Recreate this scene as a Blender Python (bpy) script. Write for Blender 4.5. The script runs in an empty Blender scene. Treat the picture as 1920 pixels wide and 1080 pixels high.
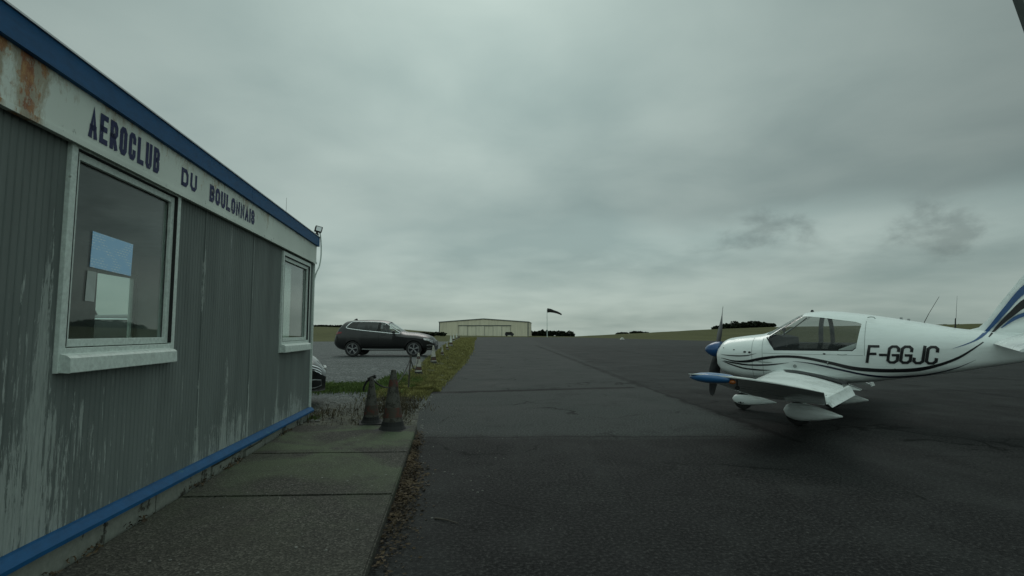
import bpy, bmesh, math, random
import numpy as np
from mathutils import Vector, Matrix
R = math.radians
C = bpy.data.collections.new('scene'); bpy.context.scene.collection.children.link(C)
sc = bpy.context.scene
rnd = random.Random(7)

# ------------------------------------------------------------------ camera
cd = bpy.data.cameras.new('camera'); cam = bpy.data.objects.new('camera', cd); C.objects.link(cam)
cd.sensor_width = 36; cd.lens = 18.75; cd.clip_start = .05; cd.clip_end = 9000
cam.location = (0, 0, 1.5); cam.rotation_euler = (R(90) + math.atan(.082), 0, 0)
sc.camera = cam
# ------------------------------------------------------------------ light
SUN_EL, SUN_AZ = 42, -6          # azimuth from +Y towards +X
W = bpy.data.worlds.new("World"); sc.world = W; W.use_nodes = True
nt = W.node_tree; nt.nodes.clear()
def wn(t, **k):
    n = nt.nodes.new(t)
    for a, b in k.items(): setattr(n, a, b)
    return n
def wl(a, b): nt.links.new(a, b)
def wmath(op, a, b=None, clamp=False):
    n = wn('ShaderNodeMath', operation=op, use_clamp=clamp)
    for i, v in enumerate((a, b)):
        if v is None: continue
        if isinstance(v, (int, float)): n.inputs[i].default_value = v
        else: wl(v, n.inputs[i])
    return n.outputs[0]
tc = wn('ShaderNodeTexCoord'); sep = wn('ShaderNodeSeparateXYZ'); wl(tc.outputs['Generated'], sep.inputs[0])
zc = wmath('MAXIMUM', sep.outputs[2], 0.0)
den = wmath('ADD', zc, .16)
cmb = wn('ShaderNodeCombineXYZ')
wl(wmath('DIVIDE', sep.outputs[0], den), cmb.inputs[0]); wl(wmath('DIVIDE', sep.outputs[1], den), cmb.inputs[1])
def wnoise(scale, det, rough, off, vec=None):
    mp = wn('ShaderNodeMapping'); mp.inputs['Location'].default_value = off
    wl(vec or cmb.outputs[0], mp.inputs[0])
    n = wn('ShaderNodeTexNoise'); n.inputs['Scale'].default_value = scale; n.inputs['Detail'].default_value = det
    n.inputs['Roughness'].default_value = rough; n.inputs['Distortion'].default_value = .25
    wl(mp.outputs[0], n.inputs['Vector']); return n.outputs['Fac']
big = wnoise(.75, 3, .5, (3.1, 1.7, 0)); mid = wnoise(1.9, 5, .55, (0.4, 5.2, 0))
cl = wmath('ADD', wmath('MULTIPLY', big, .72), wmath('MULTIPLY', mid, .28))
ramp = wn('ShaderNodeValToRGB'); wl(cl, ramp.inputs[0])
ramp.color_ramp.elements[0].position = .36; ramp.color_ramp.elements[0].color = (.247, .330, .310, 1)
ramp.color_ramp.elements[1].position = .62; ramp.color_ramp.elements[1].color = (.388, .476, .438, 1)
# thicker veil and small dark scud low over the horizon
gl = wn('ShaderNodeVectorMath', operation='DOT_PRODUCT'); wl(tc.outputs['Generated'], gl.inputs[0])
el, az = R(36), R(-5)
gl.inputs[1].default_value = (math.sin(az)*math.cos(el), math.cos(az)*math.cos(el), math.sin(el))
g1 = wmath('POWER', wmath('MAXIMUM', gl.outputs['Value'], 0), 5)
g0 = wmath('POWER', wmath('MAXIMUM', gl.outputs['Value'], 0), 28)
def wrange(v, a, b, c, d):
    n = wn('ShaderNodeMapRange', interpolation_type='SMOOTHSTEP'); wl(v, n.inputs[0])
    for i, x in enumerate((a, b, c, d)): n.inputs[i+1].default_value = x
    return n.outputs[0]
def spot(azd, eld, pw):      # a patch of sky round one bearing
    n = wn('ShaderNodeVectorMath', operation='DOT_PRODUCT'); wl(tc.outputs['Generated'], n.inputs[0])
    n.inputs[1].default_value = (math.sin(R(azd))*math.cos(R(eld)), math.cos(R(azd))*math.cos(R(eld)), math.sin(R(eld)))
    return wmath('POWER', wmath('MAXIMUM', n.outputs['Value'], 0), pw)
# small torn scud under a lighter gap in the deck
smp = wn('ShaderNodeMapping'); smp.inputs['Scale'].default_value = (1, 1, 1.9); wl(tc.outputs['Generated'], smp.inputs[0])
scud = wnoise(14.0, 5, .58, (1.2, 0.3, 0), smp.outputs[0])
where = None
for q in ((19.6, 8.7, 2200, .6), (22.6, 8.9, 1500, .8), (25.2, 9.8, 1200, 1), (27.6, 10.4, 1700, 1), (29.2, 9.2, 3000, .6), (35.8, 8.5, 2600, .7), (37.9, 9.3, 1500, 1), (39.8, 8.8, 1500, 1), (41.6, 7.9, 2400, .8), (40.0, 7.2, 2600, .7)):
    t_ = wmath('MULTIPLY', spot(*q[:3]), q[3]); where = t_ if where is None else wmath('ADD', where, t_)
scm = wmath('MULTIPLY', wrange(wmath('ADD', scud, wmath('MULTIPLY', where, .11)), .48, .80, 0, .32), wmath('MINIMUM', where, 1.0))
Zs = wmath('ADD', sep.outputs[2], wmath('MULTIPLY', wmath('SUBTRACT', mid, .5), .10))
hor = wrange(sep.outputs[2], .0, .30, .16, 0)
deck = wmath('MULTIPLY', wrange(Zs, .165, .225, 0, 1), wrange(Zs, .24, .42, 1, .25))
side = wrange(sep.outputs[0], -.05, .35, .25, 1)
deck = wmath('MULTIPLY', wmath('MULTIPLY', deck, side), -.10)
gap = wmath('MULTIPLY', wmath('MULTIPLY', wrange(Zs, .10, .16, 0, 1), wrange(Zs, .17, .22, 1, 0)), wmath('MULTIPLY', side, .13))
zen = wrange(sep.outputs[2], .55, .95, 0, .55)
back = wrange(sep.outputs[1], .45, -.45, 0, .85)
rightup = wmath('MULTIPLY', wrange(sep.outputs[0], .35, .75, 0, 1), wrange(sep.outputs[2], .12, .40, 0, -.10))
fac = wmath('ADD', .62, wmath('MULTIPLY', g1, .56))
for q in (wmath('MULTIPLY', g0, .20), hor, deck, gap, zen, back, rightup): fac = wmath('ADD', fac, q)
fac = wmath('MULTIPLY', fac, wmath('SUBTRACT', 1.0, scm))
fac = wmath('MULTIPLY', fac, 10.6)
vm = wn('ShaderNodeVectorMath', operation='SCALE'); wl(ramp.outputs[0], vm.inputs[0]); wl(fac, vm.inputs['Scale'])
sky = wn('ShaderNodeTexSky', sky_type='NISHITA'); sky.sun_disc = False
sky.sun_elevation = R(SUN_EL); sky.sun_rotation = R(SUN_AZ)
mx = wn('ShaderNodeMix', data_type='RGBA'); mx.inputs[0].default_value = .95
wl(sky.outputs[0], mx.inputs[6]); wl(vm.outputs[0], mx.inputs[7])
bg = wn('ShaderNodeBackground'); bg.inputs[1].default_value = .1; wl(mx.outputs[2], bg.inputs[0])
wo = wn('ShaderNodeOutputWorld'); wl(bg.outputs[0], wo.inputs[0])
sd = bpy.data.lights.new('sun', 'SUN'); sd.energy = .5; sd.angle = R(25); sd.color = (1, .97, .92)
so = bpy.data.objects.new('sun', sd); C.objects.link(so)
so.rotation_euler = (R(90 - SUN_EL), 0, R(180 - SUN_AZ)); so.location = (0, 0, 30)
sc.view_settings.view_transform = 'Standard'; sc.view_settings.look = 'None'
sc.view_settings.exposure = 0; sc.view_settings.gamma = 1

# ------------------------------------------------------------------ materials
class NT:
    def __init__(s, name):
        s.m = bpy.data.materials.new(name); s.m.use_nodes = True; s.t = s.m.node_tree; s.t.nodes.clear()
        s.out = s.n('ShaderNodeOutputMaterial'); s.b = s.n('ShaderNodeBsdfPrincipled'); s.l(s.b.outputs[0], s.out.inputs[0])
    def n(s, t, **k):
        x = s.t.nodes.new(t)
        for a, b in k.items(): setattr(x, a, b)
        return x
    def l(s, a, b): s.t.links.new(a, b)
    def math(s, op, a, b=None, clamp=False):
        n = s.n('ShaderNodeMath', operation=op, use_clamp=clamp)
        for i, v in enumerate((a, b)):
            if v is None: continue
            if isinstance(v, (int, float)): n.inputs[i].default_value = v
            else: s.l(v, n.inputs[i])
        return n.outputs[0]
    def coord(s, which='Object', scale=(1, 1, 1), rot=(0, 0, 0)):
        if which == 'Position': o = s.n('ShaderNodeNewGeometry').outputs['Position']
        else: o = s.n('ShaderNodeTexCoord').outputs[which]
        m = s.n('ShaderNodeMapping'); m.inputs['Scale'].default_value = scale; m.inputs['Rotation'].default_value = rot
        s.l(o, m.inputs[0]); return m.outputs[0]
    def noise(s, vec, scale, det=4, rough=.55, dist=0):
        n = s.n('ShaderNodeTexNoise'); n.inputs['Scale'].default_value = scale; n.inputs['Detail'].default_value = det
        n.inputs['Roughness'].default_value = rough; n.inputs['Distortion'].default_value = dist
        s.l(vec, n.inputs['Vector']); return n.outputs['Fac']
    def rng(s, v, a, b, c=0, d=1):
        n = s.n('ShaderNodeMapRange'); s.l(v, n.inputs[0])
        for i, x in enumerate((a, b, c, d)): n.inputs[i+1].default_value = x
        return n.outputs[0]
    def ramp(s, v, stops):
        n = s.n('ShaderNodeValToRGB'); s.l(v, n.inputs[0]); e = n.color_ramp.elements
        while len(e) < len(stops): e.new(.5)
        for i, (p, c) in enumerate(stops): e[i].position = p; e[i].color = (*c, 1)
        return n.outputs[0]
    def mix(s, f, a, b, bt='MIX'):
        n = s.n('ShaderNodeMix', data_type='RGBA', blend_type=bt)
        for i, v in ((0, f), (6, a), (7, b)):
            if isinstance(v, (int, float)): n.inputs[i].default_value = v
            elif isinstance(v, tuple): n.inputs[i].default_value = (*v, 1)
            else: s.l(v, n.inputs[i])
        return n.outputs[2]
    def set(s, **k):
        for a, v in k.items():
            i = s.b.inputs[{'col': 'Base Color', 'rough': 'Roughness', 'metal': 'Metallic', 'spec': 'Specular IOR Level', 'coat': 'Coat Weight'}[a]]
            if isinstance(v, (int, float)): i.default_value = v
            elif isinstance(v, tuple): i.default_value = (*v, 1)
            else: s.l(v, i)
        return s
    def bump(s, h, strength=.3, dist=.01):
        n = s.n('ShaderNodeBump'); n.inputs['Strength'].default_value = strength; n.inputs['Distance'].default_value = dist
        s.l(h, n.inputs['Height']); s.l(n.outputs[0], s.b.inputs['Normal']); return s
def plain(name, col, rough=.5, metal=0, var=.12, scale=6, coat=0, spec=.5):
    k = NT(name); v = k.coord('Object')
    n = k.noise(v, scale, 5, .6)
    lo = tuple(c*(1-var) for c in col); hi = tuple(min(1, c*(1+var)) for c in col)
    k.set(col=k.ramp(n, [(.3, lo), (.7, hi)]), rough=rough, metal=metal, coat=coat, spec=spec)
    return k.m
def glass(name, tint=(.85, .9, .9), refl=1.0, dirt=.03):
    k = NT(name); t = k.n('ShaderNodeBsdfTransparent'); t.inputs[0].default_value = (*tint, 1)
    g = k.n('ShaderNodeBsdfGlossy'); g.inputs['Roughness'].default_value = .02; g.inputs[0].default_value = (.95, .95, .95, 1)
    gm = k.n('ShaderNodeNewGeometry'); dp = k.n('ShaderNodeVectorMath', operation='DOT_PRODUCT')
    k.l(gm.outputs['Normal'], dp.inputs[0]); k.l(gm.outputs['Incoming'], dp.inputs[1])   # Schlick, the same from both sides
    f = k.math('ADD', k.math('MULTIPLY', k.math('POWER', k.math('SUBTRACT', 1.0, k.math('ABSOLUTE', dp.outputs['Value']), True), 5), .96), .05)
    fm = k.math('MULTIPLY', f, refl, True)
    m = k.n('ShaderNodeMixShader'); k.l(fm, m.inputs[0]); k.l(t.outputs[0], m.inputs[1]); k.l(g.outputs[0], m.inputs[2])
    d = k.n('ShaderNodeBsdfDiffuse'); d.inputs[0].default_value = (.4, .45, .42, 1)
    m2 = k.n('ShaderNodeMixShader'); m2.inputs[0].default_value = dirt; k.l(m.outputs[0], m2.inputs[1]); k.l(d.outputs[0], m2.inputs[2])
    k.l(m2.outputs[0], k.out.inputs[0]); return k.m

def mat_asphalt():
    k = NT('asphalt'); p = k.coord('Position')
    fine = k.noise(p, 34, 4, .75); grit = k.noise(p, 110, 2, .6); blot = k.noise(p, .55, 5, .6); warp = k.noise(p, 1.6, 3, .6)
    streak = k.noise(k.coord('Position', (1.2, .12, 1)), 1.0, 4, .6)
    sx = k.n('ShaderNodeSeparateXYZ'); k.l(p, sx.inputs[0]); X, Y = sx.outputs[0], sx.outputs[1]
    wob = k.math('MULTIPLY', k.math('SUBTRACT', warp, .5), .35)
    def line(a, b, wdt):   # world-space seam from a to b
        dx, dy = b[0]-a[0], b[1]-a[1]; L = math.hypot(dx, dy); ux, uy = dx/L, dy/L
        d = k.math('ADD', k.math('ADD', k.math('MULTIPLY', X, -uy), k.math('MULTIPLY', Y, ux)), uy*a[0] - ux*a[1])
        d = k.math('ABSOLUTE', k.math('ADD', d, wob))
        t = k.math('SUBTRACT', k.math('ADD', k.math('MULTIPLY', X, ux), k.math('MULTIPLY', Y, uy)), ux*a[0] + uy*a[1])
        inside = k.math('MULTIPLY', k.math('GREATER_THAN', t, 0), k.math('LESS_THAN', t, L))
        return k.math('MULTIPLY', k.rng(d, wdt*.35, wdt, 1, 0), inside)
    seams = None
    for a, b, wd, st in [((-2.0, 13.3), (3.3, 14.6), .26, 1.0), ((2.6, 60), (3.62, 14.6), .22, .7), ((3.62, 14.6), (3.95, 7.4), .09, .9),
                         ((-1.4, 7.75), (3.2, 7.85), .06, .75), ((-8, 58), (60, 56), .5, .5), ((-3, 41), (40, 39), .35, .45),
                         ((3.5, 21), (30, 12.5), .12, .6), ((6, 60), (12, 9), .14, .5), ((3.6, 10.5), (16, 5.2), .05, .6), ((-.35, 5.0), (.2, 4.6), .02, .9), ((5, 6.6), (14, 6.1), .05, .5)]:
        s = k.math('MULTIPLY', line(a, b, wd), st)
        seams = s if seams is None else k.math('MAXIMUM', seams, s)
    # the strip between the two seams is older, paler asphalt
    yw = k.math('ADD', Y, wob); xw = k.math('ADD', X, wob)
    rag = k.math('MULTIPLY', k.math('SUBTRACT', k.noise(p, 7, 5, .7), .5), .55)
    yw = k.math('ADD', yw, rag); xw = k.math('ADD', xw, rag)
    lane = k.math('MULTIPLY', k.rng(yw, 7.55, 8.05), k.rng(xw, 3.85, 3.55))
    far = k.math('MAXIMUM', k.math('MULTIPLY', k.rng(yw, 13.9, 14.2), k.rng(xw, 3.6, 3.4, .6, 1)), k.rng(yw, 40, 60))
    col = k.ramp(fine, [(.38, (.005, .005, .0052)), (.53, (.018, .018, .0182)), (.67, (.072, .071, .069))])
    old = k.ramp(fine, [(.38, (.015, .018, .017)), (.53, (.051, .057, .055)), (.67, (.120, .128, .124))])
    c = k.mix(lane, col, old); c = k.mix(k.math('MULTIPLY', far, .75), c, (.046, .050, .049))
    c = k.mix(k.rng(grit, .60, .72, 0, .5), c, (.075, .074, .071))
    c = k.mix(k.rng(blot, .35, .7, .3, 0), c, (.012, .012, .013), 'MIX')
    c = k.mix(k.rng(streak, .5, .75, 0, .35), c, (.042, .045, .044))
    c = k.mix(k.math('MULTIPLY', seams, .85), c, (.002, .002, .002))
    patch = k.noise(p, 1.15, 6, .62, .6)
    c = k.mix(k.rng(patch, .50, .60, 0, .22), c, k.mix(.5, c, (.070, .072, .070)))
    c = k.mix(k.rng(patch, .44, .36, 0, .25), c, (.008, .008, .009))
    vo = k.n('ShaderNodeTexVoronoi', feature='DISTANCE_TO_EDGE'); vo.inputs['Scale'].default_value = .42
    wv = k.n('ShaderNodeVectorMath', operation='ADD'); k.l(p, wv.inputs[0]); nz = k.n('ShaderNodeTexNoise'); nz.inputs['Scale'].default_value = 1.3; nz.inputs['Detail'].default_value = 6; k.l(p, nz.inputs['Vector']); k.l(nz.outputs['Color'], wv.inputs[1])
    k.l(wv.outputs[0], vo.inputs['Vector'])
    crack = k.math('MULTIPLY', k.rng(vo.outputs['Distance'], .004, .014, 1, 0), k.rng(blot, .50, .58))
    c = k.mix(k.math('MULTIPLY', crack, .8), c, (.003, .003, .003))
    oil = k.rng(k.noise(p, .9, 3, .5, .3), .69, .76, 0, .5); c = k.mix(oil, c, (.006, .006, .006))
    hb = k.math('ADD', fine, k.math('MULTIPLY', grit, .6))
    k.set(col=c, rough=k.rng(blot, .3, .7, .68, .84), spec=.07).bump(hb, .55, .012); return k.m

def mat_gravel():
    k = NT('gravel'); p = k.coord('Position')
    v = k.n('ShaderNodeTexVoronoi'); v.inputs['Scale'].default_value = 22; k.l(p, v.inputs['Vector'])
    big = k.noise(p, .5, 5, .6); mid = k.noise(p, 5, 6, .7); st = k.noise(k.coord('Position', (.25, 1.6, 1)), 1.2, 4, .6)
    sx = k.n('ShaderNodeSeparateXYZ'); k.l(p, sx.inputs[0])
    c = k.ramp(v.outputs['Color'], [(.2, (.055, .060, .060)), (.6, (.12, .13, .13)), (.95, (.24, .25, .245))])
    c = k.mix(k.rng(st, .4, .7, 0, .6), c, (.075, .08, .08))
    c = k.mix(k.rng(mid, .55, .75, 0, .7), c, (.05, .048, .042))
    near = k.rng(k.math('ADD', sx.outputs[1], k.math('MULTIPLY', big, 3)), 14.2, 10.6)
    dirt = k.ramp(mid, [(.36, (.018, .016, .010)), (.50, (.070, .068, .046)), (.70, (.115, .112, .083))])
    c = k.mix(k.math('MULTIPLY', near, .8), c, dirt)
    k.set(col=c, rough=.9, spec=.2).bump(k.math('ADD', v.outputs['Distance'], mid), .8, .03); return k.m

def mat_field(name, a, b, scale=.06):
    k = NT(name); p = k.coord('Position')
    n1 = k.noise(k.coord('Position', (1, .25, 1)), scale, 6, .65); n2 = k.noise(p, 1.3, 5, .7)
    c = k.mix(.45, k.ramp(n1, [(.3, a), (.7, b)]), k.ramp(n2, [(.3, tuple(x*.5 for x in a)), (.7, tuple(x*1.35 for x in b))]))
    k.set(col=c, rough=.95, spec=.1).bump(n2, .8, .1); return k.m

def mat_slab():
    k = NT('concrete'); p = k.coord('Position')
    ag = k.n('ShaderNodeTexVoronoi'); ag.inputs['Scale'].default_value = 75; k.l(p, ag.inputs['Vector'])
    n = k.noise(p, 2.2, 6, .65); f = k.noise(p, 90, 3, .7); m = k.noise(p, 1.1, 4, .6, .5)
    sx = k.n('ShaderNodeSeparateXYZ'); k.l(p, sx.inputs[0])
    c = k.ramp(ag.outputs['Color'], [(.15, (.024, .023, .019)), (.6, (.052, .050, .042)), (.95, (.125, .12, .10))])
    c = k.mix(k.rng(n, .4, .65, 0, .5), c, (.032, .030, .024))
    moss = k.math('MULTIPLY', k.rng(m, .42, .6), k.rng(sx.outputs[1], 3.6, 6.6, .05, .75))
    c = k.mix(moss, c, k.ramp(f, [(.3, (.050, .070, .036)), (.7, (.13, .165, .095))]))
    k.set(col=c, rough=.88, spec=.25).bump(k.math('ADD', ag.outputs['Distance'], f), .6, .008); return k.m

def mat_cabin_wall():
    k = NT('peeling_grey_paint'); o = k.coord('Object')
    sx = k.n('ShaderNodeSeparateXYZ'); k.l(o, sx.inputs[0]); Z = sx.outputs[2]
    strk = k.noise(k.coord('Object', (1, 9, .55)), 2.6, 8, .72, .3); fine = k.noise(k.coord('Object', (1, 30, 3)), 2.2, 5, .75)
    cloud = k.noise(k.coord('Object', (1, .55, .5)), 1.0, 3, .5)
    soft = k.noise(k.coord('Object', (1, 2.5, .4)), 1.6, 4, .6)
    base = k.ramp(soft, [(.3, (.112, .130, .124)), (.7, (.166, .190, .181))])
    low = k.rng(Z, .15, 1.2, .085, -.035)
    amt = k.math('ADD', k.math('ADD', k.math('MULTIPLY', strk, .62), k.math('MULTIPLY', fine, .38)), k.math('ADD', low, k.math('MULTIPLY', k.math('SUBTRACT', cloud, .5), .65)))
    # worn panel joints
    sm = None
    for s0 in (-6.0, -4.02, -3.4, -2.75, -1.68, -7.2, -8.4):
        d = k.math('ABSOLUTE', k.math('SUBTRACT', sx.outputs[1], s0))
        q = k.rng(d, .012, .07, .13, 0); sm = q if sm is None else k.math('MAXIMUM', sm, q)
    amt = k.math('ADD', amt, sm)
    amt = k.math('ADD', amt, k.rng(Z, .3, .75, .03, 0))
    peel = k.rng(amt, .635, .665)
    col = k.mix(peel, base, k.ramp(fine, [(.3, (.24, .27, .255)), (.7, (.37, .405, .385))]))
    col = k.mix(k.math('MULTIPLY', k.rng(strk, .33, .2), .5), col, (.035, .04, .037))
    k.set(col=col, rough=.7, spec=.3).bump(peel, .35, .002); return k.m

def mat_fascia():
    k = NT('rust_stained_cream_paint'); o = k.coord('Object')
    sx = k.n('ShaderNodeSeparateXYZ'); k.l(o, sx.inputs[0]); Y, Z = sx.outputs[1], sx.outputs[2]
    n1 = k.noise(k.coord('Object', (1, 2.4, 1.0)), 4.5, 8, .75, .3); n2 = k.noise(k.coord('Object', (1, 1, .6)), 13, 6, .75); n3 = k.noise(k.coord('Object', (1, .5, .2)), 2.0, 3, .5)
    base = k.ramp(n3, [(.3, (.56, .61, .56)), (.7, (.70, .75, .69))])
    top = k.rng(Z, 2.78, 3.0, -.10, .06)
    # two deep rust runs low at the camera's end of the board
    rs = None
    for (s0, wd, st) in ((-6.30, .17, .62), (-6.50, .06, .42), (-5.62, .16, .15), (-4.55, .12, .12), (-3.95, .22, .13), (-3.2, .3, .15), (-2.5, .25, .14), (-1.7, .12, .05), (-7.5, .2, .2)):
        d = k.math('ABSOLUTE', k.math('SUBTRACT', Y, s0)); q = k.rng(d, 0, wd, st, 0)
        rs = q if rs is None else k.math('ADD', rs, q)
    a = k.math('ADD', k.math('ADD', n1, top), k.math('MULTIPLY', rs, .75))
    stain = k.rng(a, .55, .72); rust = k.rng(k.math('ADD', a, k.math('MULTIPLY', k.math('SUBTRACT', n2, .5), 1.5)), .76, .90)
    c = k.mix(k.math('MULTIPLY', stain, .75), base, k.ramp(n2, [(.35, (.20, .13, .06)), (.65, (.40, .35, .23))]))
    c = k.mix(rust, c, k.ramp(n2, [(.34, (.07, .024, .012)), (.5, (.26, .085, .030)), (.66, (.42, .24, .10))]))
    chip = k.math('MULTIPLY', k.rng(n2, .62, .68), k.rng(Z, 2.86, 2.70, .0, .8))
    c = k.mix(chip, c, (.11, .12, .11))
    k.set(col=c, rough=.65).bump(n2, .2, .003); return k.m

def mat_worn(name, col, under, thr=.6, scale=9, rough=.6, stretch=(1, 1, 1)):
    k = NT(name); o = k.coord('Object', stretch); n = k.noise(o, scale, 7, .7, .2); n2 = k.noise(o, scale*5, 4, .7)
    a = k.math('ADD', k.math('MULTIPLY', n, .7), k.math('MULTIPLY', n2, .3))
    c = k.mix(k.rng(a, thr, thr+.05), k.ramp(n2, [(.3, tuple(x*.8 for x in col)), (.7, tuple(x*1.15 for x in col))]), under)
    k.set(col=c, rough=rough, spec=.25); return k.m

M = {}
M['asphalt'] = mat_asphalt(); M['gravel'] = mat_gravel(); M['slab'] = mat_slab()
M['field'] = mat_field('field', (.044, .048, .016), (.100, .100, .042))
M['soil'] = mat_field('dirt', (.030, .027, .020), (.07, .062, .045), .7)
M['wall'] = mat_cabin_wall(); M['fascia'] = mat_fascia()
M['blue'] = mat_worn('blue_trim_paint', (.003, .072, .190), (.006, .045, .11), .62, 4, .6, (1, .4, 1))
M['skirt'] = mat_worn('faded_blue_skirting', (.003, .075, .20), (.03, .13, .18), .60, 3, .65, (1, .5, 1))
M['upvc'] = mat_worn('white_window_frame', (.58, .65, .61), (.22, .24, .21), .62, 6, .45)
M['ink'] = mat_worn('navy_letter_paint', (.016, .022, .085), (.22, .22, .19), .60, 15, .6)
M['ink2'] = mat_worn('flaking_navy_letter_paint', (.020, .026, .100), (.26, .24, .19), .54, 22, .6)
M['base'] = mat_worn('weathered_plinth_concrete', (.24, .25, .22), (.06, .055, .045), .54, 5, .85)
M['roof'] = plain('roof_felt', (.12, .13, .13), .8)
M['inner'] = plain('interior_board', (.22, .24, .22), .8)
M['blindw'] = plain('pale_roller_blind', (.80, .84, .81), .8)  # pale colour standing in for the bright reflection in the second window
M['pane'] = glass('window_glass', (.90, .95, .93), 1.0, .04)
M['white'] = plain('white_aircraft_paint', (.79, .84, .825), .25, 0, .03, 3, .4)
M['dblue'] = plain('blue_aircraft_paint', (.014, .070, .20), .3, 0, .08, 5, .3)
M['tipblue'] = plain('light_blue_aircraft_paint', (.022, .115, .28), .3, 0, .08, 5, .4)  # blue paint with the sky's reflection on the wing tip lifted into its colour
M['black'] = plain('black_paint', (.010, .010, .012), .4)
M['navy'] = plain('navy_paint', (.010, .014, .035), .4)
M['rubber'] = plain('black_rubber', (.015, .015, .015), .85)
M['dark'] = plain('dark_interior', (.020, .021, .026), .8)
M['seam'] = plain('panel_gap_grey', (.30, .33, .32), .6)
M['metal'] = plain('bare_metal', (.45, .46, .46), .4, .8)
M['steel'] = plain('galvanised_steel', (.30, .31, .31), .5, .5)
M['canopy'] = glass('canopy_perspex', (.70, .72, .71), .8, .03)
M['car'] = plain('dark_grey_car_paint', (.012, .012, .0125), .38, .0, .1, 3, .12)
M['car2'] = plain('black_car_paint', (.016, .018, .019), .25, .2, .1, 3, .5)
M['carglass'] = glass('tinted_car_glass', (.14, .15, .16), 1.0, .0)
M['carglass_clear'] = glass('clear_car_glass', (.75, .82, .8), .9, .0)
M['chrome'] = plain('chrome', (.75, .76, .77), .15, .9)
M['alloy'] = plain('alloy_wheel', (.22, .22, .225), .45, .5)
M['lens'] = plain('headlight_lens', (.55, .57, .58), .12, .3, .1, 4, 1.0)
M['red'] = plain('red_tail_light', (.16, .012, .015), .2)
M['amber'] = plain('amber_lens', (.35, .10, .02), .2)
M['cladding_'] = plain('cream_metal_cladding', (.62, .575, .44), .6, 0, .07, .3)
M['cladding2'] = plain('cream_door_panel', (.66, .62, .49), .6, 0, .05, .3)
M['trim'] = plain('grey_green_trim', (.07, .085, .08), .6)
M['cone_w'] = mat_worn('dirty_white_cone', (.38, .37, .33), (.14, .13, .11), .52, 8, .7)
M['cone_g'] = mat_worn('grimy_grey_cone', (.085, .083, .072), (.035, .032, .027), .50, 8, .8)
M['cone_r'] = mat_worn('faded_red_band', (.10, .038, .030), (.055, .047, .038), .46, 12, .7)
M['hiwhite'] = mat_worn('cleaner_white_cone', (.54, .55, .51), (.26, .25, .22), .6, 8, .7)
M['rope'] = plain('black_cord', (.012, .012, .012), .9)
M['sock'] = plain('windsock_fabric', (.020, .018, .018), .9)
M['bush'] = plain('dark_foliage', (.018, .024, .014), .95, 0, .5, 1.5, 0, .1)
M['wood'] = plain('wooden_stake', (.06, .052, .042), .9)
def cladding(name, col, pitch):
    k = NT(name); o = k.coord('Object'); w = k.n('ShaderNodeTexWave'); w.inputs['Scale'].default_value = pitch; k.l(o, w.inputs['Vector'])
    st = k.noise(k.coord('Object', (1.2, 1, .12)), 1.0, 5, .6); lo = tuple(x*.78 for x in col)
    c = k.mix(k.rng(st, .42, .7), col, lo); k.set(col=k.mix(.12, c, k.ramp(w.outputs['Fac'], [(.2, tuple(x*.5 for x in col)), (.5, col)])), rough=.6); return k.m
M['cladding'] = cladding('cream_metal_cladding', (.63, .58, .445), .9); M['cladding2'] = cladding('cream_door_panel', (.67, .63, .50), 1.4)
def aircraft_white():
    k = NT('white_aircraft_paint'); o = k.coord('Object', (.5, 1, 2.2)); n = k.noise(o, 2.2, 6, .62); f = k.noise(k.coord('Object', (.25, 1, 2)), 9, 4, .7)
    sx = k.n('ShaderNodeSeparateXYZ'); k.l(k.coord('Object'), sx.inputs[0])
    c = k.ramp(n, [(.3, (.74, .79, .775)), (.65, (.80, .845, .83))])
    grime = k.math('MULTIPLY', k.rng(f, .5, .72), k.rng(sx.outputs[2], .95, .62, .12, .5))      # belly streaks of oil and road dirt
    k.set(col=k.mix(grime, c, (.33, .34, .30)), rough=k.rng(n, .3, .7, .22, .38), coat=.35); return k.m
M['white'] = aircraft_white()
def leafmat(name, a, b):
    k = NT(name); g = k.n('ShaderNodeObjectInfo'); n = k.noise(k.coord('Position'), 3.1, 4, .7)
    k.set(col=k.ramp(n, [(.3, a), (.7, b)]), rough=.8, spec=.2); return k.m
M['grass'] = leafmat('grass_blades', (.075, .070, .026), (.32, .30, .11))
M['grass2'] = leafmat('lush_grass', (.05, .085, .022), (.13, .18, .05))
M['dead'] = leafmat('dead_stems', (.030, .022, .014), (.13, .11, .07))
M['litter'] = leafmat('dead_leaves', (.020, .015, .010), (.12, .085, .05))
M['stone'] = plain('pale_pebble', (.17, .17, .155), .9, 0, .3)

# ------------------------------------------------------------------ helpers
def obj(name, bm, mats, parent=None, smooth=False, loc=None):
    me = bpy.data.meshes.new(name); bm.normal_update(); bm.to_mesh(me); bm.free()
    for m in (mats if isinstance(mats, (list, tuple)) else [mats]): me.materials.append(m)
    o = bpy.data.objects.new(name, me); C.objects.link(o)
    if parent: o.parent = parent
    if loc: o.location = loc
    if smooth: shade(me)
    return o
def shade(me, ang=38):
    me.polygons.foreach_set('use_smooth', [True]*len(me.polygons))
    try: me.set_sharp_from_angle(angle=R(ang))
    except Exception: pass
def thing(name, label, cat, loc=(0, 0, 0), rz=0, group=None):
    o = bpy.data.objects.new(name, None); C.objects.link(o); o.location = loc; o.rotation_euler = (0, 0, rz)
    o.empty_display_size = .2; return tag(o, label, cat, group)
def tag(o, label, cat, group=None, kind=None):
    o['label'] = label; o['category'] = cat
    if group: o['group'] = group
    if kind: o['kind'] = kind
    return o
def struct(o): o['kind'] = 'structure'; return o
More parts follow.
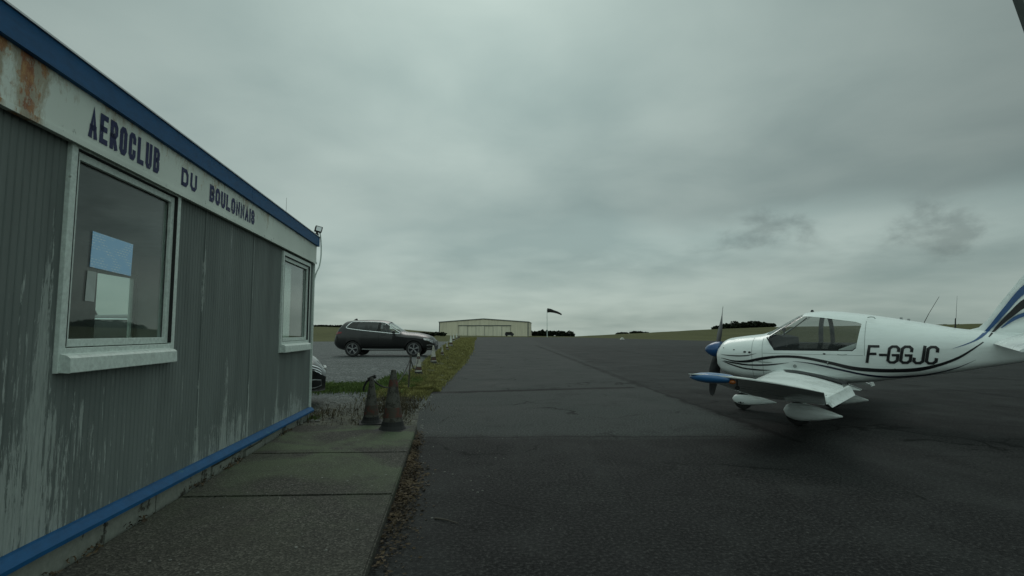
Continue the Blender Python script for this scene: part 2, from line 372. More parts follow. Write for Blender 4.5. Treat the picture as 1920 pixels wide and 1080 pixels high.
def box(bm, a, b, mi=0, bev=0):
    (x0, y0, z0), (x1, y1, z1) = a, b
    vs = [bm.verts.new(p) for p in ((x0,y0,z0),(x1,y0,z0),(x1,y1,z0),(x0,y1,z0),(x0,y0,z1),(x1,y0,z1),(x1,y1,z1),(x0,y1,z1))]
    fs = [bm.faces.new([vs[i] for i in f]) for f in ((3,2,1,0),(4,5,6,7),(0,1,5,4),(1,2,6,5),(2,3,7,6),(3,0,4,7))]
    for f in fs: f.material_index = mi
    if bev:
        es = list({e for f in fs for e in f.edges})
        bmesh.ops.bevel(bm, geom=es, offset=bev, segments=2, affect='EDGES', profile=.6)
    return vs
def tube(bm, pts, r, seg=8, mi=0, cap=True):
    pts = [Vector(p) for p in pts]; rs = r if isinstance(r, (list, tuple)) else [r]*len(pts)
    rings = []; up = Vector((0, 0, 1))
    for i, p in enumerate(pts):
        t = (pts[min(i+1, len(pts)-1)] - pts[max(i-1, 0)]).normalized()
        a = t.cross(up)
        if a.length < 1e-3: a = t.cross(Vector((1, 0, 0)))
        a.normalize(); b = t.cross(a)
        rings.append([bm.verts.new(p + (a*math.cos(k*2*math.pi/seg) + b*math.sin(k*2*math.pi/seg))*rs[i]) for k in range(seg)])
    for i in range(len(rings)-1):
        for k in range(seg):
            f = bm.faces.new((rings[i][k], rings[i][(k+1)%seg], rings[i+1][(k+1)%seg], rings[i+1][k])); f.material_index = mi
    if cap:
        for rg in (rings[0][::-1], rings[-1]): f = bm.faces.new(rg); f.material_index = mi
def lathe(bm, prof, seg=24, axis='z', c=(0, 0, 0), mi=0, ring=False):
    rings = []
    for (r, h) in prof:
        rg = []
        for k in range(seg):
            a = 2*math.pi*k/seg; u, v = r*math.cos(a), r*math.sin(a)
            p = {'z': (u, v, h), 'x': (h, u, v), 'y': (u, h, v)}[axis]
            rg.append(bm.verts.new((p[0]+c[0], p[1]+c[1], p[2]+c[2])))
        rings.append(rg)
    if ring: rings.append(rings[0])
    for i in range(len(rings)-1):
        for k in range(seg):
            f = bm.faces.new((rings[i][k], rings[i][(k+1)%seg], rings[i+1][(k+1)%seg], rings[i+1][k])); f.material_index = mi
    for rg in (() if ring else (rings[0][::-1], rings[-1])):
        f = bm.faces.new(rg); f.material_index = mi
    bmesh.ops.recalc_face_normals(bm, faces=bm.faces[:])
def loft(bm, rings, closed=True, caps=True, mi=0):
    vr = [[bm.verts.new(p) for p in r] for r in rings]; n = len(vr[0])
    for i in range(len(vr)-1):
        for k in range(n if closed else n-1):
            f = bm.faces.new((vr[i][k], vr[i][(k+1)%n], vr[i+1][(k+1)%n], vr[i+1][k])); f.material_index = mi
    if caps:
        for rg in (vr[0][::-1], vr[-1]): f = bm.faces.new(rg); f.material_index = mi
    bmesh.ops.recalc_face_normals(bm, faces=bm.faces[:])
    return vr
def prism(bm, poly, y0, y1, axis='y', mi=0):
    def P(u, v, w): return {'y': (u, w, v), 'z': (u, v, w), 'x': (w, u, v)}[axis]
    a = [bm.verts.new(P(u, v, y0)) for u, v in poly]; b = [bm.verts.new(P(u, v, y1)) for u, v in poly]; n = len(poly)
    fs = [bm.faces.new(a), bm.faces.new(b[::-1])] + [bm.faces.new((a[k], b[k], b[(k+1)%n], a[(k+1)%n])) for k in range(n)]
    for f in fs: f.material_index = mi
    bmesh.ops.recalc_face_normals(bm, faces=bm.faces[:])
def cut(o, cutters):
    """boolean difference by closed helper meshes, applied; the helpers are removed"""
    for bm in cutters:
        me = bpy.data.meshes.new('cut'); bm.to_mesh(me); bm.free(); q = bpy.data.objects.new('cut', me); C.objects.link(q); q.parent = o.parent
        md = o.modifiers.new('b', 'BOOLEAN'); md.operation = 'DIFFERENCE'; md.solver = 'EXACT'; md.object = q
        bpy.context.view_layer.update(); dg = bpy.context.evaluated_depsgraph_get()
        new = bpy.data.meshes.new_from_object(o.evaluated_get(dg)); o.modifiers.clear(); old = o.data; o.data = new
        bpy.data.meshes.remove(old); bpy.data.objects.remove(q); bpy.data.meshes.remove(me)
    return o
def mapped(bm, poly, fn, du=.05, dv=.05, mi=0):
    """a flat (u,v) outline cut into a fine grid and laid on a surface by fn(u,v)"""
    t = bmesh.new(); f = t.faces.new([t.verts.new((u, v, 0)) for u, v in poly])
    us = [p[0] for p in poly]; vs = [p[1] for p in poly]
    for ax, lo, hi, st in ((0, min(us), max(us), du), (1, min(vs), max(vs), dv)):
        x = lo + st
        while x < hi - 1e-4:
            co = [0, 0, 0]; no = [0, 0, 0]; co[ax] = x; no[ax] = 1
            bmesh.ops.bisect_plane(t, geom=t.verts[:] + t.edges[:] + t.faces[:], plane_co=co, plane_no=no); x += st
    vm_ = {v: bm.verts.new(fn(v.co.x, v.co.y)) for v in t.verts}
    for f in t.faces:
        g = bm.faces.new([vm_[v] for v in f.verts]); g.material_index = mi
    t.free()
def crom(pts, n=6):
    P = [np.array(p, float) for p in pts]; out = []
    for i in range(len(P)-1):
        a, b, c, d = P[max(i-1, 0)], P[i], P[i+1], P[min(i+2, len(P)-1)]
        for k in range(n):
            t = k/n; out.append(.5*((2*b) + (c-a)*t + (2*a-5*b+4*c-d)*t*t + (3*b-a-3*c+d)*t**3))
    out.append(P[-1]); return out
def ribbon(bm, top, bot, fn, mi=0, n=6, m=3):
    T, B = crom(top, n), crom(bot, n)
    rows = [[bm.verts.new(fn(*(t*(1-j/m) + b*j/m))) for j in range(m+1)] for t, b in zip(T, B)]
    for i in range(len(rows)-1):
        for j in range(m):
            f = bm.faces.new((rows[i][j], rows[i+1][j], rows[i+1][j+1], rows[i][j+1])); f.material_index = mi
# stroke lettering
def glyph(ch, w):
    c = w*.28
    o = lambda x0, x1, y0, y1: [(x0, y0+c), (x0, y1-c), (x0+c, y1), (x1-c, y1), (x1, y1-c), (x1, y0+c), (x1-c, y0), (x0+c, y0)]
    G = {'A': [[(0,0),(w*.5,1),(w,0)], [(w*.18,.32),(w*.82,.32)]], 'E': [[(w,1),(0,1),(0,0),(w,0)], [(0,.52),(w*.85,.52)]],
         'F': [[(0,0),(0,1),(w,1)], [(0,.52),(w*.8,.52)]], 'R': [[(0,0),(0,1),(w-c,1),(w,1-c),(w,.48+c),(w-c,.48),(0,.48)], [(w*.45,.48),(w,0)]],
         'O': [o(0, w, 0, 1) + ['close']], 'C': [[(w,.74),(w,1-c),(w-c,1),(c,1),(0,1-c),(0,c),(c,0),(w-c,0),(w,c),(w,.26)]],
         'L': [[(0,1),(0,0),(w,0)]], 'U': [[(0,1),(0,c),(c,0),(w-c,0),(w,c),(w,1)]],
         'B': [[(0,0),(0,1),(w-c,1),(w,1-c),(w,.52+c),(w-c,.52),(0,.52)], [(w-c,.52),(w,.52-c),(w,c),(w-c,0),(0,0)]],
         'D': [[(0,0),(0,1),(w-c,1),(w,1-c),(w,c),(w-c,0),(0,0)]], 'N': [[(0,0),(0,1),(w,0),(w,1)]], 'I': [[(0,0),(0,1)]],
         'S': [[(w,.78),(w,1-c),(w-c,1),(c,1),(0,1-c),(0,.52+c),(c,.52),(w-c,.5),(w,.5-c),(w,c),(w-c,0),(c,0),(0,c),(0,.22)]],
         'G': [[(w,.74),(w,1-c),(w-c,1),(c,1),(0,1-c),(0,c),(c,0),(w-c,0),(w,c),(w,.46),(w*.5,.46)]],
         'J': [[(w,1),(w,c),(w-c,0),(c,0),(0,c),(0,.26)]], '-': [[(0,.46),(w,.46)]], '4': [[(w*.8,0),(w*.8,1),(0,.3),(w,.3)]]}
    return G[ch]
def stroke(bm, pts, hw, fn, mi=0):
    closed = pts[-1] == 'close'
    P = [np.array(p, float) for p in pts if p != 'close']; n = len(P); L, Rr = [], []
    for i in range(n):
        a = P[i-1] if (i or closed) else None; b = P[(i+1) % n] if (i < n-1 or closed) else None
        d1 = (P[i]-a)/np.linalg.norm(P[i]-a) if a is not None else None; d2 = (b-P[i])/np.linalg.norm(b-P[i]) if b is not None else None
        if d1 is None: d1 = d2
        if d2 is None: d2 = d1
        n1, n2 = np.array((-d1[1], d1[0])), np.array((-d2[1], d2[0])); m = n1+n2; m /= max(np.linalg.norm(m), 1e-6)
        m = m/max(.55, float(m@n1)); p = P[i].copy()
        if a is None: p = p - d2*hw*.95
        if b is None: p = p + d1*hw*.95
        L.append(p+m*hw); Rr.append(p-m*hw)
    for i in range(n if closed else n-1):
        j = (i+1) % n
        mapped(bm, [tuple(L[i]), tuple(L[j]), tuple(Rr[j]), tuple(Rr[i])], fn, .04, .04, mi)
# smooth table
def tab(rows):
    A = np.array(rows, float)
    def f(x):
        return [float(np.interp(x, A[:, 0], A[:, k])) for k in range(1, A.shape[1])]
    return f
def stab_tab(rows, x, n=3):
    f = tab(rows); o = f(x); acc = np.zeros(len(o))
    for d in (-.06, -.03, 0, .03, .06): acc += np.array(f(x+d))
    return acc/5

# ================================================================== GROUND
def smooth(a, b, v):
    t = min(1, max(0, (v-a)/(b-a))); return t*t*(3-2*t)
def sky_px(px):      # how high the far fields stand, against the azimuth
    return float(np.interp(px, [-1500, 300, 560, 640, 760, 830, 960, 1080, 1150, 1220, 1320, 1440, 1760, 1850, 2600], [613, 611, 612, 614, 618, 624, 627.5, 630.5, 627, 623.5, 618, 613.5, 609, 607, 606]))
def far_z(x, y):
    r = math.hypot(x, y)
    if y <= .2*abs(x): e, c_ = .010, 1.0
    else:
        px = 960 + 1000*x/y; c_ = y/r; e = (622 - sky_px(px))/1000*c_
    crest = 1.5 + 340*e
    z = crest*smooth(130, 340, r) if r < 340 else 1.5 + r*e - (r-340)*.012
    return z
def apron_x(y):   # left edge of the asphalt
    return float(np.interp(y, [-30, 8.2, 10, 13.2, 16.6, 20, 26, 45, 75, 115, 160], [.1, -1.45, -1.7, -2.0, -2.05, -2.15, -2.3, -3.3, -5.4, -7.8, -10.5]))
def lot_z(x, y):
    e = apron_x(y)
    return .065*(1-smooth(9.6, 12.5, y))*smooth(e-.05, e-.5, x) + .30*smooth(9.5, 23, y)*smooth(e-.3, e-2.2, x)*(1-smooth(75, 105, y))
bm = bmesh.new()
radii = [0, 3, 8, 15, 25, 40, 60, 80, 100, 120, 140, 160, 180, 200, 225, 250, 275, 300, 320, 340, 380, 450, 600, 900, 1500, 2500]
rings = []
NA = 480
for r in radii:
    rg = []
    for k in range(NA):
        a = 2*math.pi*k/NA; x, y = r*math.sin(a), r*math.cos(a)
        rg.append((x, y, far_z(x, y) - .12*(1-smooth(170, 230, r)) + (rnd.uniform(-.05, .05) if r > 150 else 0)))
    rings.append(rg)
vs = [[bm.verts.new(p) for p in rg] for rg in rings[1:]]
c0 = bm.verts.new((0, 0, -.12))
for k in range(NA): bm.faces.new((c0, vs[0][(k+1) % NA], vs[0][k]))
for i in range(len(vs)-1):
    for k in range(NA): bm.faces.new((vs[i][k], vs[i][(k+1) % NA], vs[i+1][(k+1) % NA], vs[i+1][k]))
bmesh.ops.recalc_face_normals(bm, faces=bm.faces[:])
struct(obj('terrain', bm, M['field'], None, True))
# apron
bm = bmesh.new()
ys = [-30, -10, 0, 3, 6, 8.2, 9, 10, 11, 12, 13.2, 15, 16.6, 18, 20, 23, 26, 32, 38, 45, 55, 65, 75, 90, 105, 120, 135, 150]
def apron_r(y): return float(np.interp(y, [-30, 30, 60, 83, 136, 150], [110, 92, 66, 34, 19.5, 15]))
rows = []
for y in ys:
    x0, x1 = apron_x(y), apron_r(y); j = rnd.uniform(-.08, .08) if y > 8 else 0
    rows.append([bm.verts.new((x0 + j + (x1-x0)*t, y, max(far_z(x0+(x1-x0)*t, y), 0)*(1 if y > 120 else 0))) for t in (0, .03, .1, .3, .6, 1)])
for i in range(len(rows)-1):
    for k in range(5): bm.faces.new((rows[i][k], rows[i][k+1], rows[i+1][k+1], rows[i+1][k]))
struct(obj('apron', bm, M['asphalt']))
# gravel car park
bm = bmesh.new(); rows = []
for y in [-14, -6, 0, 4, 7, 8.1] + [8.4 + .45*i for i in range(36)] + [25, 27, 30, 34, 38, 43, 48, 54, 60, 66, 72]:
    e = apron_x(y) + .25
    row = []
    for t in [0, .012, .03, .05, .07, .09, .12, .16, .2, .25, .32, .4, .5, .65, .8, 1]:
        x = e + (-48 - e)*t; z = lot_z(x, y) - .006
        if 8 < y < 40 and t > 0.012: z += rnd.uniform(-.012, .012)
        if t == 0: z = -.03
        if y > 70 or t == 1: z -= .35
        row.append(bm.verts.new((x, y, z)))
    rows.append(row)
for i in range(len(rows)-1):
    for k in range(len(rows[0])-1): bm.faces.new((rows[i][k+1], rows[i][k], rows[i+1][k], rows[i+1][k+1]))
struct(obj('car_park', bm, M['gravel'], None, True))

# paving slabs beside the cabin
F0 = Vector((-3.41, 9.07, 0)); PHI = math.atan2(.11485, .99338)
def wpt(out, s, z): # cabin frame to world
    c_, s_ = math.cos(PHI), math.sin(PHI); return Vector((F0.x + out*c_ - s*s_, F0.y + out*s_ + s*c_, z))
bm = bmesh.new()
cuts = [(-1.02, -2.865), (-2.88, -4.505), (-4.52, -6.4), (-6.42, -8.3), (-8.32, -10.5)]
for q, (s1, s0) in enumerate(cuts):
    t = bmesh.new(); dz = rnd.uniform(-.004, .004)
    sk = .12 if q < 3 else 0
    top = [(.05, s0+(.0 if q > 3 else .12)), (1.86, s0), (1.86, s1), (.05, s1+.12)]
    a = [t.verts.new((u, v, -.1)) for u, v in top]; b = [t.verts.new((u, v, .085+dz)) for u, v in top]
    t.faces.new(a[::-1]); t.faces.new(b)
    for k in range(4): t.faces.new((a[k], a[(k+1) % 4], b[(k+1) % 4], b[k]))
    bmesh.ops.bevel(t, geom=[e for e in t.edges if all(v.co.z > 0 for v in e.verts)], offset=.012, segments=2, affect='EDGES')
    vm2 = {v: bm.verts.new(wpt(v.co.x, v.co.y, v.co.z)) for v in t.verts}
    for f in t.faces: bm.faces.new([vm2[v] for v in f.verts])
    t.free()
struct(obj('path', bm, M['slab']))

# ================================================================== CABIN
cabin = thing('clubhouse', 'weathered grey cabin with peeling panels, blue roof trim and an aeroclub sign board', 'clubhouse', (F0.x, F0.y, 0), PHI)
S0, DEP = -10.4, 2.8
W1 = (-5.90, -4.58, 1.25, 2.70); W2 = (-1.68, -.24, 1.21, 2.63)   # s0,s1,z0,z1 of the openings
Z0, ZT = .24, 3.0
def grooves():
    out = []; s = S0
    while s < -.001:
        e = min(s + .052, 0); out += [(s, .0), (s+.005, -.006), (s+.010, -.006), (s+.016, .0)]; s = e
    out.append((0, 0)); return out
bm = bmesh.new()
prof = sorted(set([(round(s, 4), o) for s, o in grooves()] + [(w[i], 0.0) for w in (W1, W2) for i in (0, 1)]))
zst = [Z0, .5, .8, 1.21, 1.25, 1.6, 2.0, 2.4, 2.63, 2.70, ZT]
def opening(s, z):
    return any(w[0] < s < w[1] and w[2] < z < w[3] for w in (W1, W2))
vcache = {}
def V(s, o, z):
    kk = (s, z)
    if kk not in vcache: vcache[kk] = bm.verts.new((o, s, z))
    return vcache[kk]
for (s0, o0), (s1, o1) in zip(prof, prof[1:]):
    for z0, z1 in zip(zst, zst[1:]):
        if opening((s0+s1)/2, (z0+z1)/2): continue
        bm.faces.new((V(s0, o0, z0), V(s1, o1, z0), V(s1, o1, z1), V(s0, o0, z1)))
# reveals, inner lining, other walls
def quad(pts, mi): 
    f = bm.faces.new([bm.verts.new(p) for p in pts]); f.material_index = mi
for (a, b, z0, z1) in (W1, W2):
    quad([(0, a, z0), (0, a, z1), (-.09, a, z1), (-.09, a, z0)], 1); quad([(0, b, z0), (-.09, b, z0), (-.09, b, z1), (0, b, z1)], 1)
    quad([(0, a, z0), (-.09, a, z0), (-.09, b, z0), (0, b, z0)], 1); quad([(0, a, z1), (0, b, z1), (-.09, b, z1), (-.09, a, z1)], 1)
def panel_with_holes(fixed, axis, lo, hi, z0, z1, holes, mi):
    cs = sorted({lo, hi} | {h[i] for h in holes for i in (0, 1)}); zs = sorted({z0, z1} | {h[i] for h in holes for i in (2, 3)})
    for a, b in zip(cs, cs[1:]):
        for c_, d_ in zip(zs, zs[1:]):
            if any(h[0] < (a+b)/2 < h[1] and h[2] < (c_+d_)/2 < h[3] for h in holes): continue
            P = lambda t, z: (fixed, t, z) if axis == 'y' else (t, fixed, z)
            quad([P(a, c_), P(b, c_), P(b, d_), P(a, d_)], mi)
BW = [(-1.12, -.10, 1.25, 2.42), (-5.6, -4.3, 1.2, 2.42)]
panel_with_holes(-.092, 'y', S0+.09, -.09, .3, 2.75, [W1, W2], 1)
panel_with_holes(-DEP+.09, 'y', S0+.09, -.09, .3, 2.75, BW, 1)
panel_with_holes(-DEP, 'y', S0, 0, Z0, ZT, BW, 0)
for (a, b, z0, z1) in BW:
    for s in (a, b): quad([(-DEP, s, z0), (-DEP+.09, s, z0), (-DEP+.09, s, z1), (-DEP, s, z1)], 1)
    for z in (z0, z1): quad([(-DEP, a, z), (-DEP+.09, a, z), (-DEP+.09, b, z), (-DEP, b, z)], 1)
panel_with_holes(0, 'x', -DEP, 0, Z0, ZT, [], 0); panel_with_holes(-.09, 'x', -DEP+.09, -.092, .3, 2.75, [], 1)
panel_with_holes(S0, 'x', -DEP, 0, Z0, ZT, [], 0); panel_with_holes(S0+.09, 'x', -DEP+.09, -.092, .3, 2.75, [], 1)
quad([(-.1, S0+.1, .31), (-DEP+.1, S0+.1, .31), (-DEP+.1, -.1, .31), (-.1, -.1, .31)], 2)
quad([(-.1, S0+.1, 2.74), (-DEP+.1, S0+.1, 2.74), (-DEP+.1, -.1, 2.74), (-.1, -.1, 2.74)], 1)
obj('wall', bm, [M['wall'], M['inner'], M['dark']], cabin)
for s in (-7.2, -4.03, -2.77):   # raised joint covers between the wall panels
    bm = bmesh.new(); box(bm, (.001, s-.011, Z0+.1), (.007, s+.011, 2.66)); obj('joint_cover', bm, M['wall'], cabin)
bm = bmesh.new(); box(bm, (-DEP-.06, S0-.05, 3.005), (.02, .03, 3.06)); obj('roof', bm, M['roof'], cabin)
bm = bmesh.new(); box(bm, (.004, S0, 2.665), (.05, .02, 3.03)); box(bm, (-DEP-.03, .003, 2.665), (.004, .05, 2.985)); box(bm, (.05, S0, 2.655), (.062, .02, 2.69))
fascia = obj('fascia', bm, M['fascia'], cabin)
bm = bmesh.new()
def tz(s): return -.0063*s       # the roof falls a little towards its far end
for a, b in ((S0, -3.115), (-3.11, .075)):
    loft(bm, [[(-.02, s, 2.967+tz(s)), (.085, s, 2.967+tz(s)), (.085, s, 3.122+tz(s)), (-.02, s, 3.122+tz(s))] for s in (a, b)])
box(bm, (-DEP-.08, .05, 2.965), (-.0205, .10, 3.118)); box(bm, (-DEP-.1, S0, 2.965), (-DEP-.04, .0495, 3.118))
obj('roof_trim', bm, M['blue'], cabin)
bm = bmesh.new(); loft(bm, [[(-.01, s, 3.124+tz(s)), (.096, s, 3.124+tz(s)), (.096, s, 3.135+tz(s)), (-.01, s, 3.135+tz(s))] for s in (S0, .11)]); obj('trim_capping', bm, M['metal'], cabin)
bm = bmesh.new()
pr = [(.002, .26), (.002, .315), (.03, .312), (.075, .265), (.075, .24), (.0, .24)]
loft(bm, [[(u, s, z + (.0 if s < -5 else -.075)) for u, z in pr] for s in (S0, -6.0, .07)])
obj('skirting', bm, M['skirt'], cabin)
bm = bmesh.new(); box(bm, (-DEP, S0, -.06), (-.012, 0, .235)); s = S0
while s < -.1:
    w_ = rnd.uniform(.5, 1.1); box(bm, (-.011, s, -.06), (.02 + rnd.uniform(-.012, .01), min(s+w_, 0), rnd.uniform(.13, .17) if s > -4 else .21)); s += w_ + rnd.choice((.02, .03, .15))
obj('plinth', bm, M['base'], cabin)
bm = bmesh.new(); box(bm, (-.03, .004, .18), (.03, .045, 2.66)); obj('corner_trim', bm, M['upvc'], cabin)

def window(w, sill_out=.10):
    a, b, z0, z1 = w
    zf = z0 + .10
    bm = bmesh.new()
    def rim(x0, x1, a, b, z0, z1, t, bt=None):
        bt = bt or t
        box(bm, (x0, a, z0+.0005), (x1, a+t, z1), 0, .004); box(bm, (x0, b-t, z0+.0005), (x1, b, z1), 0, .004)
        box(bm, (x0+.001, a+t, z1-t), (x1-.001, b-t, z1-.001), 0, .004); box(bm, (x0+.001, a+t, z0+.001), (x1-.001, b-t, z0+bt), 0, .004)
    rim(-.05, .028, a-.012, b+.012, zf-.1, z1+.0, .055, .15)
    fr = obj('window_frame', bm, M['upvc'], cabin)
    bm = bmesh.new(); rim(-.055, .004, a+.05, b-.05, zf+.055, z1-.062, .05)
    sash = obj('sash', bm, M['upvc'], fr)
    bm = bmesh.new(); box(bm, (-.03, a+.09, zf+.09), (-.024, b-.09, z1-.10)); obj('pane', bm, M['pane'], fr)
    bm = bmesh.new()   # dark rubber seal round the glass
    for (p, q) in (((-.022, a+.1, zf+.105), (-.0195, a+.108, z1-.112)), ((-.022, b-.112, zf+.105), (-.0195, b-.1, z1-.112)), ((-.0219, a+.108, z1-.122), (-.0196, b-.112, z1-.112))): box(bm, p, q)
    for (p, q) in (((-.02, a+.043, zf+.06), (.0285, a+.0488, z1-.06)), ((-.02, b-.0488, zf+.06), (.0285, b-.043, z1-.06)), ((-.02, a+.0488, z1-.0605), (.0285, b-.0488, z1-.0552))): box(bm, p, q)
    obj('seal', bm, M['rubber'], fr)
    bm = bmesh.new()
    pr = [(.0, z0+.125), (.07, z0+.105), (.088, z0+.09), (.092, z0+.005), (.084, z0+.0), (.0, z0+.008)]
    loft(bm, [[(u, s, z) for u, z in pr] for s in (a+.0, b-.06)])
    obj('window_sill', bm, M['upvc'], fr)
    return fr
window(W1); wf2 = window(W2)
bm = bmesh.new(); box(bm, (-.115, -1.60, 1.40), (-.105, -.86, 2.58)); obj('blind', bm, M['blindw'], wf2)  # added pale board behind the glass, imitates the bright reflection there
for (a, b, z0, z1) in BW:
    bm = bmesh.new(); x0, x1 = -DEP-.01, -DEP+.05
    box(bm, (x0, a, z0), (x1, a+.06, z1)); box(bm, (x0, b-.06, z0), (x1, b, z1)); box(bm, (x0+.001, a+.06, z1-.06), (x1-.001, b-.06, z1)); box(bm, (x0+.001, a+.06, z0), (x1-.001, b-.06, z0+.06))
    fr = obj('window_frame', bm, M['upvc'], cabin)
    bm = bmesh.new(); box(bm, (-DEP+.015, a+.05, z0+.05), (-DEP+.02, b-.05, z1-.05)); obj('pane', bm, M['pane'], fr)
# sign lettering on the fascia
def word(txt, s0, s1, z0, z1, mat, hw, gap=.36):
    n = len(txt); wu = (s1-s0)/(sum(.35 if c_ == 'I' else 1 for c_ in txt) + gap*(n-1)); h = z1-z0; bm = bmesh.new(); x = s0
    for ch in txt:
        cw = wu*(.35 if ch == 'I' else 1)
        for st in glyph(ch, cw/h):
            pts = [p if p == 'close' else (x + p[0]*h*(1-2*hw/cw if cw > 3*hw else 1) + hw, z0 + hw + p[1]*(h-2*hw)) for p in st]
            stroke(bm, pts, hw, lambda u, v: (.0525, u, v))
        x += cw + gap*wu
    return obj('sign_lettering', bm, mat, fascia)
word('AEROCLUB', -5.82, -4.99, 2.737, 2.935, M['ink'], .0185, .26)
word('DU', -4.64, -4.36, 2.752, 2.908, M['ink'], .0175, .3)
word('BOULONNAIS', -4.10, -2.92, 2.745, 2.91, M['ink2'], .0205, .20)
# notice sheets stuck inside the near window: top-level, hung in the window
def paper_mat(name, bgc, ink, rows, cols):
    k = NT(name); v = k.n('ShaderNodeTexCoord').outputs['Object']; sx = k.n('ShaderNodeSeparateXYZ'); k.l(v, sx.inputs[0])
    br = k.n('ShaderNodeTexBrick'); mp = k.n('ShaderNodeCombineXYZ'); k.l(sx.outputs[1], mp.inputs[0]); k.l(sx.outputs[2], mp.inputs[1]); k.l(mp.outputs[0], br.inputs['Vector'])
    br.inputs['Scale'].default_value = 1; br.inputs['Brick Width'].default_value = .035; br.inputs['Row Height'].default_value = .018; br.inputs['Mortar Size'].default_value = .006
    br.inputs['Color1'].default_value = (*ink, 1); br.inputs['Color2'].default_value = (*[(a+b)/2 for a, b in zip(ink, bgc)], 1); br.inputs['Mortar'].default_value = (*bgc, 1)
    blk = k.noise(k.coord('Object', (1, 1, 1.6)), 11, 2, .5)
    k.set(col=k.mix(k.rng(blk, .45, .55, 0, .8), bgc, br.outputs['Color']), rough=.6); return k.m
M['notice'] = paper_mat('printed_blue_notice', (.40, .66, .93), (.86, .93, .97), 8, 5)
M['sheet'] = plain('plain_white_card', (.40, .44, .42), .7)
def sheet(name, label, s, z, w, h, mat, tilt=0, out=-.0215):
    bm = bmesh.new(); box(bm, (-.0015, -w/2, -h/2), (.0015, w/2, h/2)); 
    o = obj(name, bm, mat); o.location = wpt(out, s, z); o.rotation_euler = (tilt, 0, PHI); return tag(o, label, 'notice')
sheet('notice', 'blue printed notice stuck inside the large window of the cabin', -5.375, 2.04, .455, .24, M['notice'], R(-2))
sheet('card', 'narrow grey card stuck below the blue notice inside the window', -5.585, 1.80, .09, .20, M['sheet'], R(-2))

# flood light on the corner, with its cable
fl = thing('floodlight', 'small floodlight on the far roof corner of the cabin with a hanging cable', 'floodlight', wpt(.05, -.02, 3.135), PHI)
bm = bmesh.new(); box(bm, (-.03, -.03, 0), (.03, .03, .05)); tube(bm, [(0, 0, .04), (0.02, 0, .10)], .018); obj('bracket', bm, M['rubber'], fl)
bm = bmesh.new(); box(bm, (-.06, -.05, -.05), (.06, .05, .05), 0, .012)
hd = obj('lamp_head', bm, M['rubber'], fl); hd.location = (.03, 0, .12); hd.rotation_euler = (0, R(12), R(20))
bm = bmesh.new(); box(bm, (-.042, -.056, -.036), (.042, -.051, .036)); obj('lens', bm, M['lens'], hd)
bm = bmesh.new(); tube(bm, [Vector(p) for p in crom([(.04, .06, .08), (.055, .09, -.06), (.06, .11, -.3), (.04, .10, -.5), (.0, .07, -.62), (-.03, .06, -.75)], 5)], .011); obj('cable', bm, M['upvc'], fl)
ae = bmesh.new(); tube(ae, [(0, 0, 0), (0, 0, .5)], [.004, .0025], 6); tube(ae, [(0, 0, -.14), (0, 0, .02)], .014, 6)
o = obj('aerial', ae, M['steel']); o.location = wpt(-.35, -.4, 3.2); tag(o, 'thin whip aerial on the cabin roof near its far corner', 'aerial')

# ================================================================== HULL bodies (aircraft, cars)
class Hull:
    def __init__(s, rows, kl=.06, nl=8, ku=0, soft=True): s.rows = rows; s.kl, s.nl, s.ku, s.soft = kl, nl, ku, soft
    def at(s, x): return stab_tab(s.rows, x) if s.soft else np.array(tab(s.rows)(x))
    def ring(s, x, off=0, nlow=9, nup=11):
        zb, zs, zt, w, nu = s.at(x); zb += off; zt -= off; w -= off; pts = []
        for i in range(nlow+1):
            ph = math.pi/2*(1-i/nlow); t = math.sin(ph)**(2/s.nl); pts.append((w*(1-s.kl*t)*math.cos(ph), zs-(zs-zb)*t))
        for i in range(1, nup+1):
            ph = math.pi/2*i/nup; t = math.sin(ph)**(2/nu); pts.append((w*(1-s.ku*t)*math.cos(ph), zs+(zt-zs)*t))
        pts = [(y, z) for y, z in pts]
        return [(x, y, z) for y, z in pts] + [(x, -y, z) for y, z in pts[-2:0:-1]]
    def y(s, x, z):
        zb, zs, zt, w, nu = s.at(x)
        if z <= zs: t = min(1, (zs-z)/(zs-zb)); return w*(1-s.kl*t)*max(0, 1-t**s.nl)**.5
        t = min(1, (z-zs)/(zt-zs)); return w*(1-s.ku*t)*max(0, 1-t**nu)**.5
    def z(s, x, y):   # the upper surface above (x, y), when ku = 0
        zb, zs, zt, w, nu = s.at(x); q = min(1, abs(y)/w); return zs+(zt-zs)*(1-q*q)**(1/nu)
    def solid(s, xs, off=0):
        bm = bmesh.new(); loft(bm, [s.ring(x, off) for x in xs]); return bm
def frange(a, b, st):
    n = max(1, round((b-a)/st)); return [a+(b-a)*i/n for i in range(n+1)]

